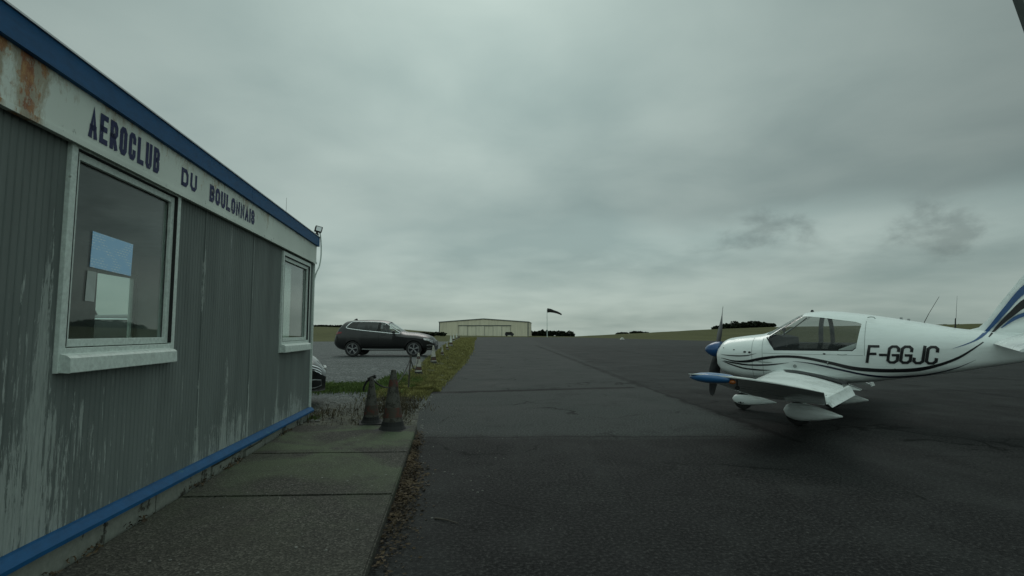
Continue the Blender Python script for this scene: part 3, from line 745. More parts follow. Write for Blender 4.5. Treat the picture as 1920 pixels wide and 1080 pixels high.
# ================================================================== AIRCRAFT
PA = R(-41)
pl = thing('light_aircraft', 'white low wing light aircraft with a blue spinner parked on the apron', 'aircraft', (3.96, 11.0, 0), PA)
H = Hull([(.33, .86, 1.0, 1.16, .22, 2.0), (.35, .78, 1.0, 1.24, .31, 2.0), (.40, .72, 1.0, 1.31, .37, 2.0), (.52, .665, 1.02, 1.375, .42, 2.1), (.83, .60, 1.05, 1.42, .47, 2.2),
          (1.19, .58, 1.10, 1.462, .52, 2.2), (1.30, .58, 1.12, 1.515, .53, 2.2), (1.50, .58, 1.14, 1.64, .55, 2.3), (1.80, .58, 1.16, 1.818, .56, 2.4), (1.96, .585, 1.16, 1.86, .56, 2.4),
          (2.2, .59, 1.17, 1.872, .555, 2.4), (2.46, .605, 1.17, 1.85, .55, 2.3), (2.78, .645, 1.18, 1.803, .53, 2.2), (3.22, .725, 1.20, 1.722, .475, 2.1), (3.64, .805, 1.22, 1.635, .41, 2.0),
          (3.96, .87, 1.24, 1.56, .35, 2.0), (4.12, .91, 1.25, 1.535, .32, 2.0), (4.3, .955, 1.26, 1.52, .28, 2.0), (4.8, 1.07, 1.29, 1.48, .18, 2.0), (5.5, 1.22, 1.33, 1.42, .05, 2.0)], .10, 7)
xs = [.335, .345, .36, .38, .41, .45] + frange(.5, 5.48, .06)
body = obj('fuselage', H.solid(xs), [M['white'], M['dark'], M['black'], M['navy'], M['dblue'], M['seam']], pl)
WIN = [(1.335, 1.405), (1.455, 1.165), (2.655, 1.18), (2.71, 1.23), (2.785, 1.63), (2.70, 1.665), (2.20, 1.745), (1.93, 1.775), (1.84, 1.765)]
side = bmesh.new(); prism(side, WIN, -1.2, 1.2)
front = bmesh.new(); prism(front, [(1.28, -.38), (1.28, .38), (1.88, .30), (1.88, -.30)], 1.44, 2.2, 'z')
cabinv = bmesh.new(); loft(cabinv, [H.ring(x, .035) for x in frange(1.38, 2.85, .06)]); 
cut(body, [cabinv, side, front])
for p in body.data.polygons: 
    c_ = p.center
    if 1.36 < c_.x < 2.87 and abs(c_.y) < H.y(c_.x, c_.z) - .02 and c_.z < H.at(c_.x)[2]-.02 and c_.z > H.at(c_.x)[0]+.02: p.material_index = 1
shade(body.data, 30)
# window perspex
bm = bmesh.new()
for sg in (-1, 1): mapped(bm, WIN, lambda u, v: (u, sg*(H.y(u, v)-.012), v), .06, .06)
mapped(bm, [(1.28, -.38), (1.28, .38), (1.88, .30), (1.88, -.30)], lambda u, v: (u, v, H.z(u, v)-.012), .05, .06)
can = obj('canopy_window', bm, M['canopy'], pl, True)
bm = bmesh.new()   # dark inner edge of the window surround and the canopy arch
for sg in (-1, 1):
    tube(bm, [(u, sg*(H.y(u, v)-.022), v) for u, v in [(1.455, 1.165), (1.8, 1.168), (2.2, 1.17), (2.655, 1.18), (2.71, 1.23)]], .016, 6)
    tube(bm, [(1.335, sg*.5, 1.40), (1.455, sg*.53, 1.17)], .012, 6)
    tube(bm, [(u, sg*(H.y(u, v)-.02), v) for u, v in [(1.335, 1.405), (1.5, 1.51), (1.7, 1.655), (1.84, 1.76)]], .009, 6)
obj('window_seal', bm, M['dark'], can)
bm = bmesh.new()
arch = []
for i in range(25):
    a = math.pi*i/24; zb, zs, zt, w, nu = H.at(2.2); y = -(w-.05)*math.copysign(abs(math.cos(a))**.8, math.cos(a)); z = max(1.0, 1.1+(zt-.06-1.1)*math.sin(a)**.55)
    arch.append((2.2-.07*(z < 1.3), y, z))
for (p, q) in zip(arch, arch[1:]):
    pass
loft(bm, [[(p[0]-.035, p[1], p[2]), (p[0]+.035, p[1], p[2]), (p[0]+.03, p[1]*.93, p[2]-.02), (p[0]-.03, p[1]*.93, p[2]-.02)] for p in arch])
obj('canopy_arch', bm, M['dark'], pl)
bm = bmesh.new(); prism(bm, [(1.36, 1.0), (1.36, 1.40), (1.46, 1.45), (1.64, 1.40), (1.66, 1.02)], -.44, .44); obj('instrument_panel', bm, M['dark'], pl)
bm = bmesh.new(); lathe(bm, [(.0, -.03), (.03, -.03), (.036, 0), (.03, .03), (0, .03)], 12, 'z', (1.50, 0, 1.54)); tube(bm, [(1.5, 0, 1.43), (1.5, 0, 1.52)], .012, 6); obj('compass', bm, M['dark'], pl)
for y in (-.25, .25):
    bm = bmesh.new(); box(bm, (1.85, y-.2, .80), (2.3, y+.2, .95), 0, .03); prism(bm, [(2.2, .88), (2.32, .88), (2.42, 1.26), (2.36, 1.30), (2.30, 1.26)], y-.19, y+.19); obj('seat', bm, M['dark'], pl)
bm = bmesh.new(); prism(bm, [(2.42, 1.0), (2.74, 1.0), (2.80, 1.36), (2.68, 1.30), (2.45, 1.205)], -.46, .46); obj('parcel_shelf', bm, M['white'], pl)
# stripes and registration on both flanks
def lay(sg, off=.004): return lambda u, v: (u, sg*(max(H.y(u, v), .045)+off), v)
bm = bmesh.new()
S1T = [(.46, .995), (.53, .990), (.726, .960), (.968, .976), (1.25, 1.040), (1.52, 1.078), (1.78, 1.085), (2.03, 1.06), (2.35, .997), (2.65, .93), (2.95, .908), (3.23, .912), (3.5, .941), (3.76, 1.014), (4.02, 1.144), (4.285, 1.352)]
S1B = [(.46, .990), (.53, .978), (.726, .932), (.968, .93), (1.25, .988), (1.52, 1.035), (1.78, 1.042), (2.03, 1.013), (2.35, .944), (2.65, .868), (2.95, .848), (3.23, .854), (3.5, .883), (3.76, .968), (4.02, 1.105), (4.296, 1.342)]
def thin(pts, h0, h1=None):
    n = len(pts); hs = [h0*min(1, 4*(i+.15)/n, 4*(n-i-.85)/n) for i in range(n)]
    return [(x, z+h) for (x, z), h in zip(pts, hs)], [(x, z-h) for (x, z), h in zip(pts, hs)]
for sg in (-1, 1):
    ribbon(bm, S1T, S1B, lay(sg), 2)
    for pts, hh, mi in (([(1.75, .985), (2.0, .962), (2.23, .921), (2.5, .861), (2.8, .798), (3.08, .771), (3.36, .786), (3.63, .833), (3.95, .945), (4.19, 1.08)], .016, 3),
                        ([(.45, 1.066), (.6, 1.052), (.76, 1.047), (.9, 1.052), (1.0, 1.064), (1.15, 1.105)], .010, 2), ([(.5, .95), (.63, .924), (.97, .888), (1.34, .903), (1.69, .955)], .013, 2),
                        ([(.47, .945), (.6, .898), (.87, .825), (1.1, .806), (1.24, .803), (1.38, .809)], .013, 2), ([(1.1, .968), (1.2, .955), (1.32, .950), (1.42, .955)], .008, 5)):
        ribbon(bm, *thin(pts, hh), lay(sg, .005), mi)
    for x in (1.055, 1.245):   # cowling joints
        ribbon(bm, [(x, z) for z in (.66, .9, 1.1, 1.25, 1.34, 1.39)], [(x+.007, z) for z in (.66, .9, 1.1, 1.25, 1.34, 1.39)], lay(sg, .002), 5)
    ribbon(bm, [(x, 1.115) for x in (1.26, 1.6, 2.0, 2.4, 2.72, 2.80)], [(x, 1.109) for x in (1.26, 1.6, 2.0, 2.4, 2.72, 2.80)], lay(sg, .002), 5)
    ribbon(bm, [(2.815+.05*(z-1.1), z) for z in (1.11, 1.3, 1.5, 1.68)], [(2.822+.05*(z-1.1), z) for z in (1.11, 1.3, 1.5, 1.68)], lay(sg, .002), 5)
    # fin flashes: two blue, one black
    ribbon(bm, [(3.93, 1.245), (4.08, 1.315), (4.21, 1.395), (4.36, 1.575), (4.53, 1.835), (4.78, 2.185), (5.1, 2.42)], [(3.93, 1.243), (4.09, 1.305), (4.28, 1.415), (4.43, 1.595), (4.585, 1.80), (4.79, 2.06), (5.12, 2.26)], lay(sg, .006), 4)
    ribbon(bm, [(4.35, 1.428), (4.46, 1.60), (4.62, 1.81), (4.78, 1.985), (5.1, 2.17)], [(4.36, 1.42), (4.52, 1.607), (4.68, 1.765), (4.80, 1.86), (5.12, 2.0)], lay(sg, .006), 2)
    ribbon(bm, [(4.50, 1.56), (4.64, 1.71), (4.78, 1.79), (5.1, 1.92)], [(4.51, 1.555), (4.66, 1.67), (4.79, 1.735), (5.1, 1.84)], lay(sg, .006), 4)
    for (x, z, r_) in ((.50, 1.19, .008), (.72, 1.16, .010), (.93, 1.125, .018), (1.02, 1.12, .018), (3.21, .905, .012), (2.25, 1.125, .014)):
        mapped(bm, [(x+r_*1.6*math.cos(a*math.pi/4), z+r_*math.sin(a*math.pi/4)) for a in range(8)], lay(sg, .006), .05, .05, 2)
    ribbon(bm, [(2.44, 1.128), (2.5, 1.12), (2.58, 1.128)], [(2.44, 1.12), (2.5, 1.108), (2.58, 1.12)], lay(sg, .008), 5)
tmp = obj('stripe_marking', bm, [M['white'], M['dark'], M['black'], M['navy'], M['dblue'], M['seam']], pl, True)
for sg in (-1, 1):
    bm = bmesh.new(); x = 2.85; hgt = .272; hw = .0198
    for ch, w_, adv in (('F', .115, .165), ('-', .065, .105), ('G', .12, .165), ('G', .12, .165), ('J', .11, .155), ('C', .115, .15)):
        for st in glyph(ch, w_/hgt):
            pts = [p if p == 'close' else (x + p[0]*hgt + .16*(p[1]*hgt), 1.003+hw*.5 + p[1]*(hgt-hw)) for p in st]
            if sg > 0: pts = [p if p == 'close' else (6.60-p[0], p[1]) for p in pts]
            stroke(bm, pts, hw, lay(sg, .007))
        x += adv
    obj('registration_lettering', bm, M['black'], pl)
# fin and rudder
bm = bmesh.new()
FIN = [(4.0, 1.50), (4.14, 1.53), (4.25, 1.567), (4.348, 1.67), (4.545, 1.98), (4.786, 2.335), (4.90, 2.49), (5.0, 2.53), (5.12, 2.53), (5.18, 1.35), (4.6, 1.38)]
FM = np.array(FIN)
def finy(u, v, sg):
    d = min(abs((q[1]-p[1])*u-(q[0]-p[0])*v+q[0]*p[1]-q[1]*p[0])/math.hypot(q[0]-p[0], q[1]-p[1]) for p, q in zip(FIN[:8], FIN[1:9]))
    return (u, sg*(.045*min(1, d/.08)**.5+.0005), v)
for sg in (-1, 1): mapped(bm, FIN, lambda u, v: finy(u, v, sg), .06, .06)
bmesh.ops.recalc_face_normals(bm, faces=bm.faces[:])
obj('fin', bm, M['white'], pl, True)
bm = bmesh.new(); prism(bm, [(5.19, 1.30), (5.13, 2.53), (5.35, 2.50), (5.62, 1.36)], -.03, .03); obj('rudder', bm, M['white'], pl)
# all-moving tailplane, leading edge down
def foil(xl, zl, ch, inc, t, cam_=.02, n=14, y=0, x0=0., x1=1.):
    u = []
    for i in range(n+1):
        s_ = x0 + (x1-x0)*.5*(1-math.cos(math.pi*i/n)); u.append(s_)
    def th(s_): return t*5*(.2969*s_**.5-.126*s_-.3516*s_**2+.2843*s_**3-.1015*s_**4)+.0015
    def cb(s_): return cam_*4*s_*(1-s_)
    pts = [(s_, cb(s_)+th(s_)) for s_ in u[::-1]] + [(s_, cb(s_)-th(s_)) for s_ in u[1:]]
    ca, sa = math.cos(inc), math.sin(inc)
    return [(xl+ch*(p*ca+q*sa), y, zl+ch*(-p*sa+q*ca)) for p, q in pts]
bm = bmesh.new()
loft(bm, [foil(4.36 + .26*abs(y)/1.5, 1.335-.085*abs(y)/1.5, .78 - .05*abs(y)/1.5, R(-17), .09, 0, 12, y) for y in (-1.5, -1.46, -.8, 0, .8, 1.46, 1.5)])
obj('tailplane', bm, M['white'], pl, True)
# wing: centre section and the two upturned outer panels
def wsec(y, x1=1.):
    a = abs(y); 
    T = [(0, 1.40, .74, 1.60, R(7.0), .155), (.6, 1.40, .74, 1.60, R(7.0), .155), (2.14, 1.36, .625, 1.46, R(7.0), .145)]
    if a > 2.142: T = [(2.145, 1.36, .625, 1.22, R(7.0), .16), (2.25, 1.36, .63, 1.22, R(6.9), .16), (3.95, 1.315, .935, 1.57, R(4.6), .024), (4.03, 1.325, .945, 1.555, R(4.6), .014), (4.07, 1.345, .950, 1.52, R(4.6), .007)]
    if a < .66: T = [(0, 1.40, .74, 1.37, R(7.6), .17), (.7, 1.40, .74, 1.37, R(7.6), .17)]
    q = [float(np.interp(a, [r[0] for r in T], [r[k] for r in T])) for k in range(1, 6)]
    return foil(q[0], q[1], q[2], q[3], q[4], .022, 16, y, 0, x1)
bm = bmesh.new(); loft(bm, [wsec(y) for y in (.50, .60, .645)] ); loft(bm, [wsec(y, .80) for y in (.646, 1.2, 1.6, 2.0, 2.14)]); loft(bm, [wsec(y) for y in (2.145, 2.25, 2.8, 3.4, 3.95, 4.03, 4.07)])
right = obj('wing', bm, M['white'], pl, True)
bm = bmesh.new(); loft(bm, [wsec(-y) for y in (.50, .60, .645)] ); loft(bm, [wsec(-y, .80) for y in (.646, 1.2, 1.6, 2.0, 2.14)]); loft(bm, [wsec(-y) for y in (2.145, 2.25, 2.8, 3.4, 3.92)])
leftw = obj('wing', bm, M['white'], pl, True)
def wing_top(u, y):
    sec = wsec(y); up = sec[:17][::-1]; return float(np.interp(u, [p[0] for p in up], [p[2] for p in up]))
for sg, par in ((-1, leftw), (1, right)):
    bm = bmesh.new()   # black walkway at the root
    mapped(bm, [(1.60, .66), (1.66, .84), (2.62, .835), (2.72, .60)] if False else [(1.60, .585), (1.74, .93), (2.60, .93), (2.60, .646), (2.76, .64), (2.76, .585)], lambda u, v: (u, sg*v, wing_top(u, v)+.004), .06, .06)
    obj('walkway', bm, M['black'], par)
    bm = bmesh.new()   # lowered flap
    def flp(y): 
        hx = 2.632-.10*(y-.9)/1.2; hz = .628-.075*(y-.9)/1.2
        return [(hx-.02, sg*y, hz+.012), (hx+.0, sg*y, hz+.022), (hx+.03, sg*y, hz+.008), (hx+.088, sg*y, hz-.128), (hx+.078, sg*y, hz-.132), (hx-.03, sg*y, hz-.03)]
    loft(bm, [flp(y) for y in (.89, 1.3, 1.7, 2.09)]); fl_ = obj('flap', bm, M['white'], par)
    for y in (1.05, 1.5, 1.95):
        bm = bmesh.new(); box(bm, (2.57-.08*(y-.9), sg*y-.012, .55), (2.63-.08*(y-.9), sg*y+.012, .64-.06*(y-.9))); obj('flap_hinge', bm, M['dark'], fl_)
# near wing tip: blue forward part, white rear part, nav light
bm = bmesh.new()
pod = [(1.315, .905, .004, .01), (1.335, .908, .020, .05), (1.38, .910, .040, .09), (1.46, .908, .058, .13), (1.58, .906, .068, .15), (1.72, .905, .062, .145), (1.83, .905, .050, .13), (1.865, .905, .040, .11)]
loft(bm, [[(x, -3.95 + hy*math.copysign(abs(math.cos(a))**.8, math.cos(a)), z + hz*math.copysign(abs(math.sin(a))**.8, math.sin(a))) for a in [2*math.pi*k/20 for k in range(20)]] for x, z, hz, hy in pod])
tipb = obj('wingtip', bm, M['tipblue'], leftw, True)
bm = bmesh.new(); loft(bm, [wsec(-y) for y in (3.921, 3.95, 4.03, 4.07)]); obj('wingtip', bm, M['white'], leftw, True)
bm = bmesh.new(); lathe(bm, [(.001, -.05), (.025, -.03), (.03, 0), (.022, .03), (.001, .045)], 12, 'x', (1.89, -4.02, .875)); obj('navigation_light', bm, M['amber'], leftw)
bm = bmesh.new(); lathe(bm, [(.0, -.008), (.028, -.008), (.028, .008), (0, .008)], 14, 'y', (1.93, -3.97, .80)); tube(bm, [(1.93, -3.97, .82), (1.93, -3.97, .90)], .008, 6); obj('tie_down_ring', bm, M['rubber'], leftw)
# propeller
bm = bmesh.new(); lathe(bm, [(.004, 0), (.05, .02), (.095, .075), (.135, .15), (.158, .23), (.163, .30), (.163, .325)], 28, 'x', (0, 0, 1.14)); sp = obj('spinner', bm, M['dblue'], pl, True)
for k in (0, 1):
    bm = bmesh.new(); rings = []
    for i in range(15):
        r_ = .10 + .86*i/14; ch = .185*(.55+.7*math.sin(min(1, i/7)*math.pi/2)-.45*max(0, (i-6)/8)); tw = R(62 - 46*i/14); th = .028*(1-.75*i/14)
        if i == 14: ch *= .45
        sec = [(-.5, 0), (-.3, .5), (.1, .6), (.5, .05), (.1, -.35), (-.3, -.4)]
        rings.append([((u*ch*math.sin(tw)*-1 + v*th*math.cos(tw)) + .25, (u*ch*math.cos(tw) + v*th*math.sin(tw)), r_) for u, v in sec])
    loft(bm, rings); b = obj('propeller_blade', bm, M['black'], pl, True); b.location = (0, 0, 1.14); b.rotation_euler = (R(-24 + 180*k), 0, 0)
# air inlets and exhaust
for y in (-.2, .2): bm = bmesh.new(); lathe(bm, [(.0, .318), (.07, .318), (.075, .336), (.0, .336)], 16, 'x', (0, y, 1.02)); obj('air_inlet', bm, M['dark'], pl)
bm = bmesh.new(); tube(bm, [(.95, -.15, .62), (1.0, -.15, .52), (1.05, -.15, .47)], .028, 10); obj('exhaust_pipe', bm, M['steel'], pl)
# undercarriage
def spat(name, x0, x1, zlo, zhi, y, hw, wheel_x, wr, leg_top):
    rings = []
    for i in range(19):
        t = i/18; x = x0+(x1-x0)*t
        e = (1-(1-min(1, t/.28))**2)**.5 if t < .28 else 1-.93*((t-.28)/.72)**1.5
        e = max(e, .05); zc = zlo + (zhi-zlo)*(.50 - .10*t); hh = (zhi-zlo)*.5*e; hy = hw*e**.8
        rings.append([(x, y+hy*math.copysign(abs(math.cos(a))**.75, math.cos(a)), zc+hh*math.copysign(abs(math.sin(a))**.75, math.sin(a)) + (zhi-zlo)*(.26*t if t > .3 else .26*t)*0 ) for a in [2*math.pi*k/18 for k in range(18)]])
    bm = bmesh.new(); loft(bm, rings); g = obj(name, bm, M['white'], pl, True)
    bm = bmesh.new(); lathe(bm, [(.0, -.065), (wr*.7, -.065), (wr*.95, -.05), (wr, 0), (wr*.95, .05), (wr*.7, .065), (0, .065)], 28, 'y', (wheel_x, y, wr)); obj('tyre', bm, M['rubber'], g, True)
    bm = bmesh.new(); loft(bm, [[(wheel_x+.03+.09*math.cos(a), y+.03*math.sin(a), z) for a in [2*math.pi*k/12 for k in range(12)]] for z in (zhi-.10, leg_top)]); obj('leg', bm, M['white'], g, True)
    return g
nf = spat('nose_wheel_fairing', .515, 1.32, .085, .305, 0, .10, .72, .165, .72)
spat('wheel_fairing', 1.77, 2.60, .085, .375, -1.3, .13, 1.99, .19, .62); spat('wheel_fairing', 1.77, 2.60, .085, .375, 1.3, .13, 1.99, .19, .62)
bm = bmesh.new()
for x, r_ in ((.665, .010), (.70, .018), (.745, .010)): lathe(bm, [(0, -.004), (r_, -.004), (r_, .004), (0, .004)], 12, 'y', (x, -.1005, .135))
obj('axle_cap', bm, M['dark'], nf)
# aerials, beacon, step, handles
bm = bmesh.new(); tube(bm, [(3.585, 0, 1.64), (3.66, 0, 1.80), (3.80, 0, 2.06)], [.006, .004, .003], 6); obj('aerial', bm, M['rubber'], pl)
bm = bmesh.new(); tube(bm, [(3.971, 0, 1.54), (3.981, 0, 1.70), (3.99, 0, 1.72), (4.02, 0, 2.06)], [.012, .009, .003, .0015], 6); obj('aerial', bm, M['rubber'], pl)
bm = bmesh.new(); lathe(bm, [(.028, 0), (.028, .02), (.018, .04), (.003, .045)], 12, 'z', (1.985, 0, 1.853)); obj('beacon', bm, M['dark'], pl)
bm = bmesh.new(); lathe(bm, [(.02, 0), (.02, .035), (.003, .04)], 10, 'z', (3.29, 0, 1.70)); obj('roof_vent', bm, M['steel'], pl); bm = bmesh.new(); lathe(bm, [(.02, 0), (.02, .03), (.003, .035)], 10, 'z', (3.39, 0, 1.68)); obj('roof_vent', bm, M['steel'], pl)
for sg in (-1, 1): bm = bmesh.new(); tube(bm, [(2.86, sg*.30, 1.735), (2.90, sg*.30, 1.745), (2.95, sg*.30, 1.74), (2.97, sg*.31, 1.715)], .008, 6); obj('grab_handle', bm, M['seam'], pl)
bm = bmesh.new(); tube(bm, [(2.30, -.56, .99), (2.30, -.60, .985), (2.30, -.60, .95), (2.30, -.56, .945)], .009, 6); obj('footstep', bm, M['seam'], pl); bm = bmesh.new(); lathe(bm, [(.03, -.004), (.03, .004)], 14, 'y', (1.79, -.556, .90)); obj('fuel_cap', bm, M['seam'], pl)

# ================================================================== CARS
def make_car(label, loc, rz, paint, group=None):
    t = thing('suv', label, 'car', loc, rz, group)
    K = Hull([(.0, .50, .80, .84, .62, 3), (.05, .42, .85, 1.20, .80, 4), (.14, .34, .95, 1.36, .88, 4), (.25, .30, 1.0, 1.52, .93, 5), (.45, .27, 1.02, 1.715, .96, 5), (.9, .26, 1.03, 1.775, .975, 6), (1.6, .26, 1.02, 1.795, .98, 6),
              (2.25, .26, 1.0, 1.775, .98, 6), (2.62, .26, .99, 1.70, .98, 5), (3.0, .26, .98, 1.46, .98, 4), (3.30, .26, .96, 1.235, .98, 3), (3.50, .26, .93, 1.19, .975, 3), (4.0, .27, .90, 1.155, .97, 3), (4.45, .28, .82, 1.06, .94, 3), (4.70, .27, .74, .96, .86, 3), (4.82, .27, .66, .84, .74, 3), (4.9, .30, .58, .70, .58, 3)], .05, 5, .24)
    b = obj('body', K.solid([.0, .02, .05, .09] + frange(.14, 4.8, .07) + [4.84, 4.88, 4.9]), [paint, M['dark']], t)
    DLO = [(.62, 1.43), (.70, 1.36), (1.4, 1.265), (2.2, 1.185), (3.22, 1.10), (2.95, 1.32), (2.58, 1.57), (2.2, 1.665), (1.0, 1.685), (.82, 1.655)]
    s1 = bmesh.new(); prism(s1, DLO, -1.3, 1.3)
    s2 = bmesh.new(); prism(s2, [(2.64, -.60), (2.64, .60), (3.26, .70), (3.26, -.70)], 1.27, 2.2, 'z')
    s3 = bmesh.new(); prism(s3, [(.12, -.58), (.12, .58), (.40, .54), (.40, -.54)], 1.36, 1.70, 'z')
    inner = bmesh.new(); loft(inner, [K.ring(x, .05) for x in frange(.35, 3.2, .08)])
    cuts_ = [inner, s1, s2]
    for x in (.97, 3.93):
        w_ = bmesh.new(); lathe(w_, [(.425, -1.2), (.425, -.62)], 32, 'y', (x, 0, .37)); cuts_.append(w_)
        w_ = bmesh.new(); lathe(w_, [(.425, .62), (.425, 1.2)], 32, 'y', (x, 0, .37)); cuts_.append(w_)
    cut(b, cuts_)
    for p in b.data.polygons:
        c_ = p.center
        yy = K.y(c_.x, c_.z)
        if abs(c_.y) < yy-.03 and c_.z < K.at(c_.x)[2]-.03 and c_.z > K.at(c_.x)[0]+.01: p.material_index = 1
    shade(b.data, 30)
    REAR = [p for p in DLO if p[0] < 2.25] ; REAR = [(.62, 1.43), (.70, 1.36), (1.4, 1.265), (2.12, 1.194), (2.16, 1.665), (1.0, 1.685), (.82, 1.655)]
    FRT = [(2.30, 1.176), (3.22, 1.10), (2.95, 1.32), (2.58, 1.57), (2.30, 1.638)]
    for sg in (-1, 1):
        g1_, g2_ = bmesh.new(), bmesh.new(); mapped(g1_, REAR, lambda u, v: (u, sg*(K.y(u, v)-.015), v), .15, .12); mapped(g2_, FRT, lambda u, v: (u, sg*(K.y(u, v)-.015), v), .12, .12)
        obj('side_window', g1_, M['carglass'], t, True); obj('side_window', g2_, M['carglass_clear'], t, True)
    gw = bmesh.new(); loft(gw, [[(x, y, float(K.at(x)[2])-.02-.05*(abs(y)/.7)**3) for y in (-.66, -.4, -.2, 0, .2, .4, .66)] for x in (2.62, 2.8, 3.0, 3.15, 3.28)], False, False); obj('windscreen', gw, M['carglass_clear'], t, True)
    # B pillars, chrome window line, sill trim
    for sg in (-1, 1): bm = bmesh.new(); ribbon(bm, [(2.13, 1.19), (2.15, 1.40), (2.17, 1.67)], [(2.29, 1.17), (2.29, 1.40), (2.29, 1.65)], lambda u, v: (u, sg*(K.y(u, v)-.006), v), 0, 4, 2); obj('door_pillar', bm, M['rubber'], t)
    loop = DLO + DLO[:1]
    for sg in (-1, 1): bm = bmesh.new(); tube(bm, [(u, sg*(K.y(u, v)+.002), v) for u, v in [tuple(p) for p in crom(loop, 3)]], .021, 6); obj('window_trim', bm, M['chrome'], t)
    for sg in (-1, 1):
        bm = bmesh.new(); tube(bm, [(1.45, sg*.955, .36), (2.4, sg*.965, .35), (3.45, sg*.955, .355)], .018, 6); obj('sill_trim', bm, M['steel'], t)
    for sg in (-1, 1):
        for x in (1.42, 2.22, 3.28): bm = bmesh.new(); ribbon(bm, [(x, z) for z in (.42, .7, 1.0, 1.2)], [(x+.012, z) for z in (.42, .7, 1.0, 1.2)], lambda u, v: (u, sg*(K.y(u, v)+.002), v), 0, 3, 1); obj('door_seam', bm, M['rubber'], t)
        for x in (1.5, 2.34): bm = bmesh.new(); tube(bm, [(x, sg*(K.y(x, 1.04)+.012), 1.06), (x+.22, sg*(K.y(x, 1.04)+.012), 1.055)], .016, 6); obj('door_handle', bm, paint, t)
        bm = bmesh.new(); box(bm, (2.90, min(sg*.955, sg*1.14), 1.12), (3.04, max(sg*.955, sg*1.14), 1.25), 0, .03); obj('wing_mirror', bm, paint, t)
    for sg in (-1, 1):
        bm = bmesh.new(); ribbon(bm, [(.045, 1.12), (.15, 1.20), (.42, 1.19)], [(.045, 1.00), (.15, 1.07), (.42, 1.13)], lambda u, v: (u, sg*(K.y(u, v)+.006), v), 0, 4, 2); obj('tail_light', bm, M['red'], t)
        bm = bmesh.new(); ribbon(bm, [(4.34, .90), (4.55, .875), (4.74, .82), (4.83, .76)], [(4.36, .845), (4.55, .80), (4.74, .715), (4.83, .65)], lambda u, v: (u, sg*(K.y(u, v)+.006), v), 0, 4, 3)
        hl = obj('headlight', bm, M['black'], t)
        bm = bmesh.new()
        for dz in (.0, .045, .085): ribbon(bm, [(4.40, .885-dz*.5), (4.60, .855-dz), (4.75, .80-dz), (4.82, .745-dz)], [(4.40, .873-dz*.5), (4.60, .836-dz), (4.75, .782-dz), (4.82, .728-dz)], lambda u, v: (u, sg*(K.y(u, v)+.012), v), 0, 4, 1)
        obj('light_strip', bm, M['chrome'], hl)
        bm = bmesh.new(); ribbon(bm, [(4.55, .56), (4.70, .55), (4.80, .53)], [(4.55, .40), (4.70, .41), (4.80, .43)], lambda u, v: (u, sg*(K.y(u, v)+.005), v), 0, 4, 3)
        iv = obj('bumper_intake', bm, M['rubber'], t)
        bm = bmesh.new(); tube(bm, [(u, sg*(K.y(u, v)+.012), v) for u, v in ((4.56, .40), (4.55, .55), (4.70, .56), (4.81, .54), (4.82, .44), (4.70, .40), (4.56, .40))], .012, 6); tube(bm, [(4.5, sg*(K.y(4.5, .34)+.01), .34), (4.75, sg*(K.y(4.75, .34)+.01), .345)], .014, 6); obj('intake_trim', bm, M['steel'], iv)
    bm = bmesh.new()
    for y in frange(-.36, .36, .09): box(bm, (4.84, y-.03, .52), (4.915, y+.03, .76))
    obj('grille', bm, M['chrome'], t)
    # wheel-arch lips
    for x in (.97, 3.93):
        for sg in (-1, 1):
            bm = bmesh.new(); tube(bm, [(x+.435*math.cos(a), sg*(K.y(x+.435*math.cos(a), max(.3, .37+.435*math.sin(a)))-.002), .37+.435*math.sin(a)) for a in [math.pi*(-.08+1.16*k/16) for k in range(17)]], .026, 6); obj('arch_moulding', bm, M['rubber'], t)
    for x in (.97, 3.93):
        for sg in (-1, 1):
            c_ = (x, sg*.84, .37)
            bm = bmesh.new(); lathe(bm, [(.25, -.12), (.35, -.12), (.37, -.09), (.37, .09), (.35, .12), (.25, .12)], 36, 'y', c_, 0, True); wh = obj('wheel', bm, M['rubber'], t, True)
            bm = bmesh.new(); y0 = c_[1]+sg*.105
            lathe(bm, [(.245, -.02), (.262, -.02), (.262, .02), (.245, .02)], 32, 'y', (x, y0, .37), 0, True); lathe(bm, [(.0, -.02), (.055, -.02), (.05, .012), (0, .012)], 16, 'y', (x, y0, .37))
            for k in range(5):
                for dd in (-.13, .13):
                    a = 2*math.pi*k/5+.3; tube(bm, [(x+.05*math.cos(a), y0, .37+.05*math.sin(a)), (x+.25*math.cos(a+dd), y0, .37+.25*math.sin(a+dd))], .017, 6)
            obj('rim', bm, M['alloy'], wh)
            bm = bmesh.new(); lathe(bm, [(0, -.01), (.245, -.01), (.245, .01), (0, .01)], 28, 'y', (x, y0-sg*.06, .37)); obj('brake_disc', bm, M['dark'], wh)
    for y in (-.42, .42):
        for x in (1.55, 2.45):
            bm = bmesh.new(); prism(bm, [(x, .6), (x+.15, .6), (x+.02, 1.32), (x-.12, 1.32)], y-.22, y+.22); st_ = obj('seat', bm, M['dark'], t)
            bm = bmesh.new(); box(bm, (x-.12, y-.12, 1.34), (x-.02, y+.12, 1.52), 0, .02); obj('headrest', bm, M['dark'], st_)
    bm = bmesh.new(); prism(bm, [(2.95, .8), (3.3, .8), (3.25, 1.10), (3.0, 1.06)], -.7, .7); obj('dashboard', bm, M['dark'], t)
    bm = bmesh.new(); prism(bm, [(.72, 1.775), (.86, 1.86), (.90, 1.86), (.94, 1.78)], -.02, .02); obj('roof_fin', bm, M['rubber'], t)
    return t
car = make_car('dark grey five door estate car parked side-on across the gravel', (-8.68, 26.85, .30), 0, M['car'])
car2 = make_car('black car mostly hidden behind the cabin corner, only its nose showing', (-8.45, 9.42, .03), R(20), M['car2'])

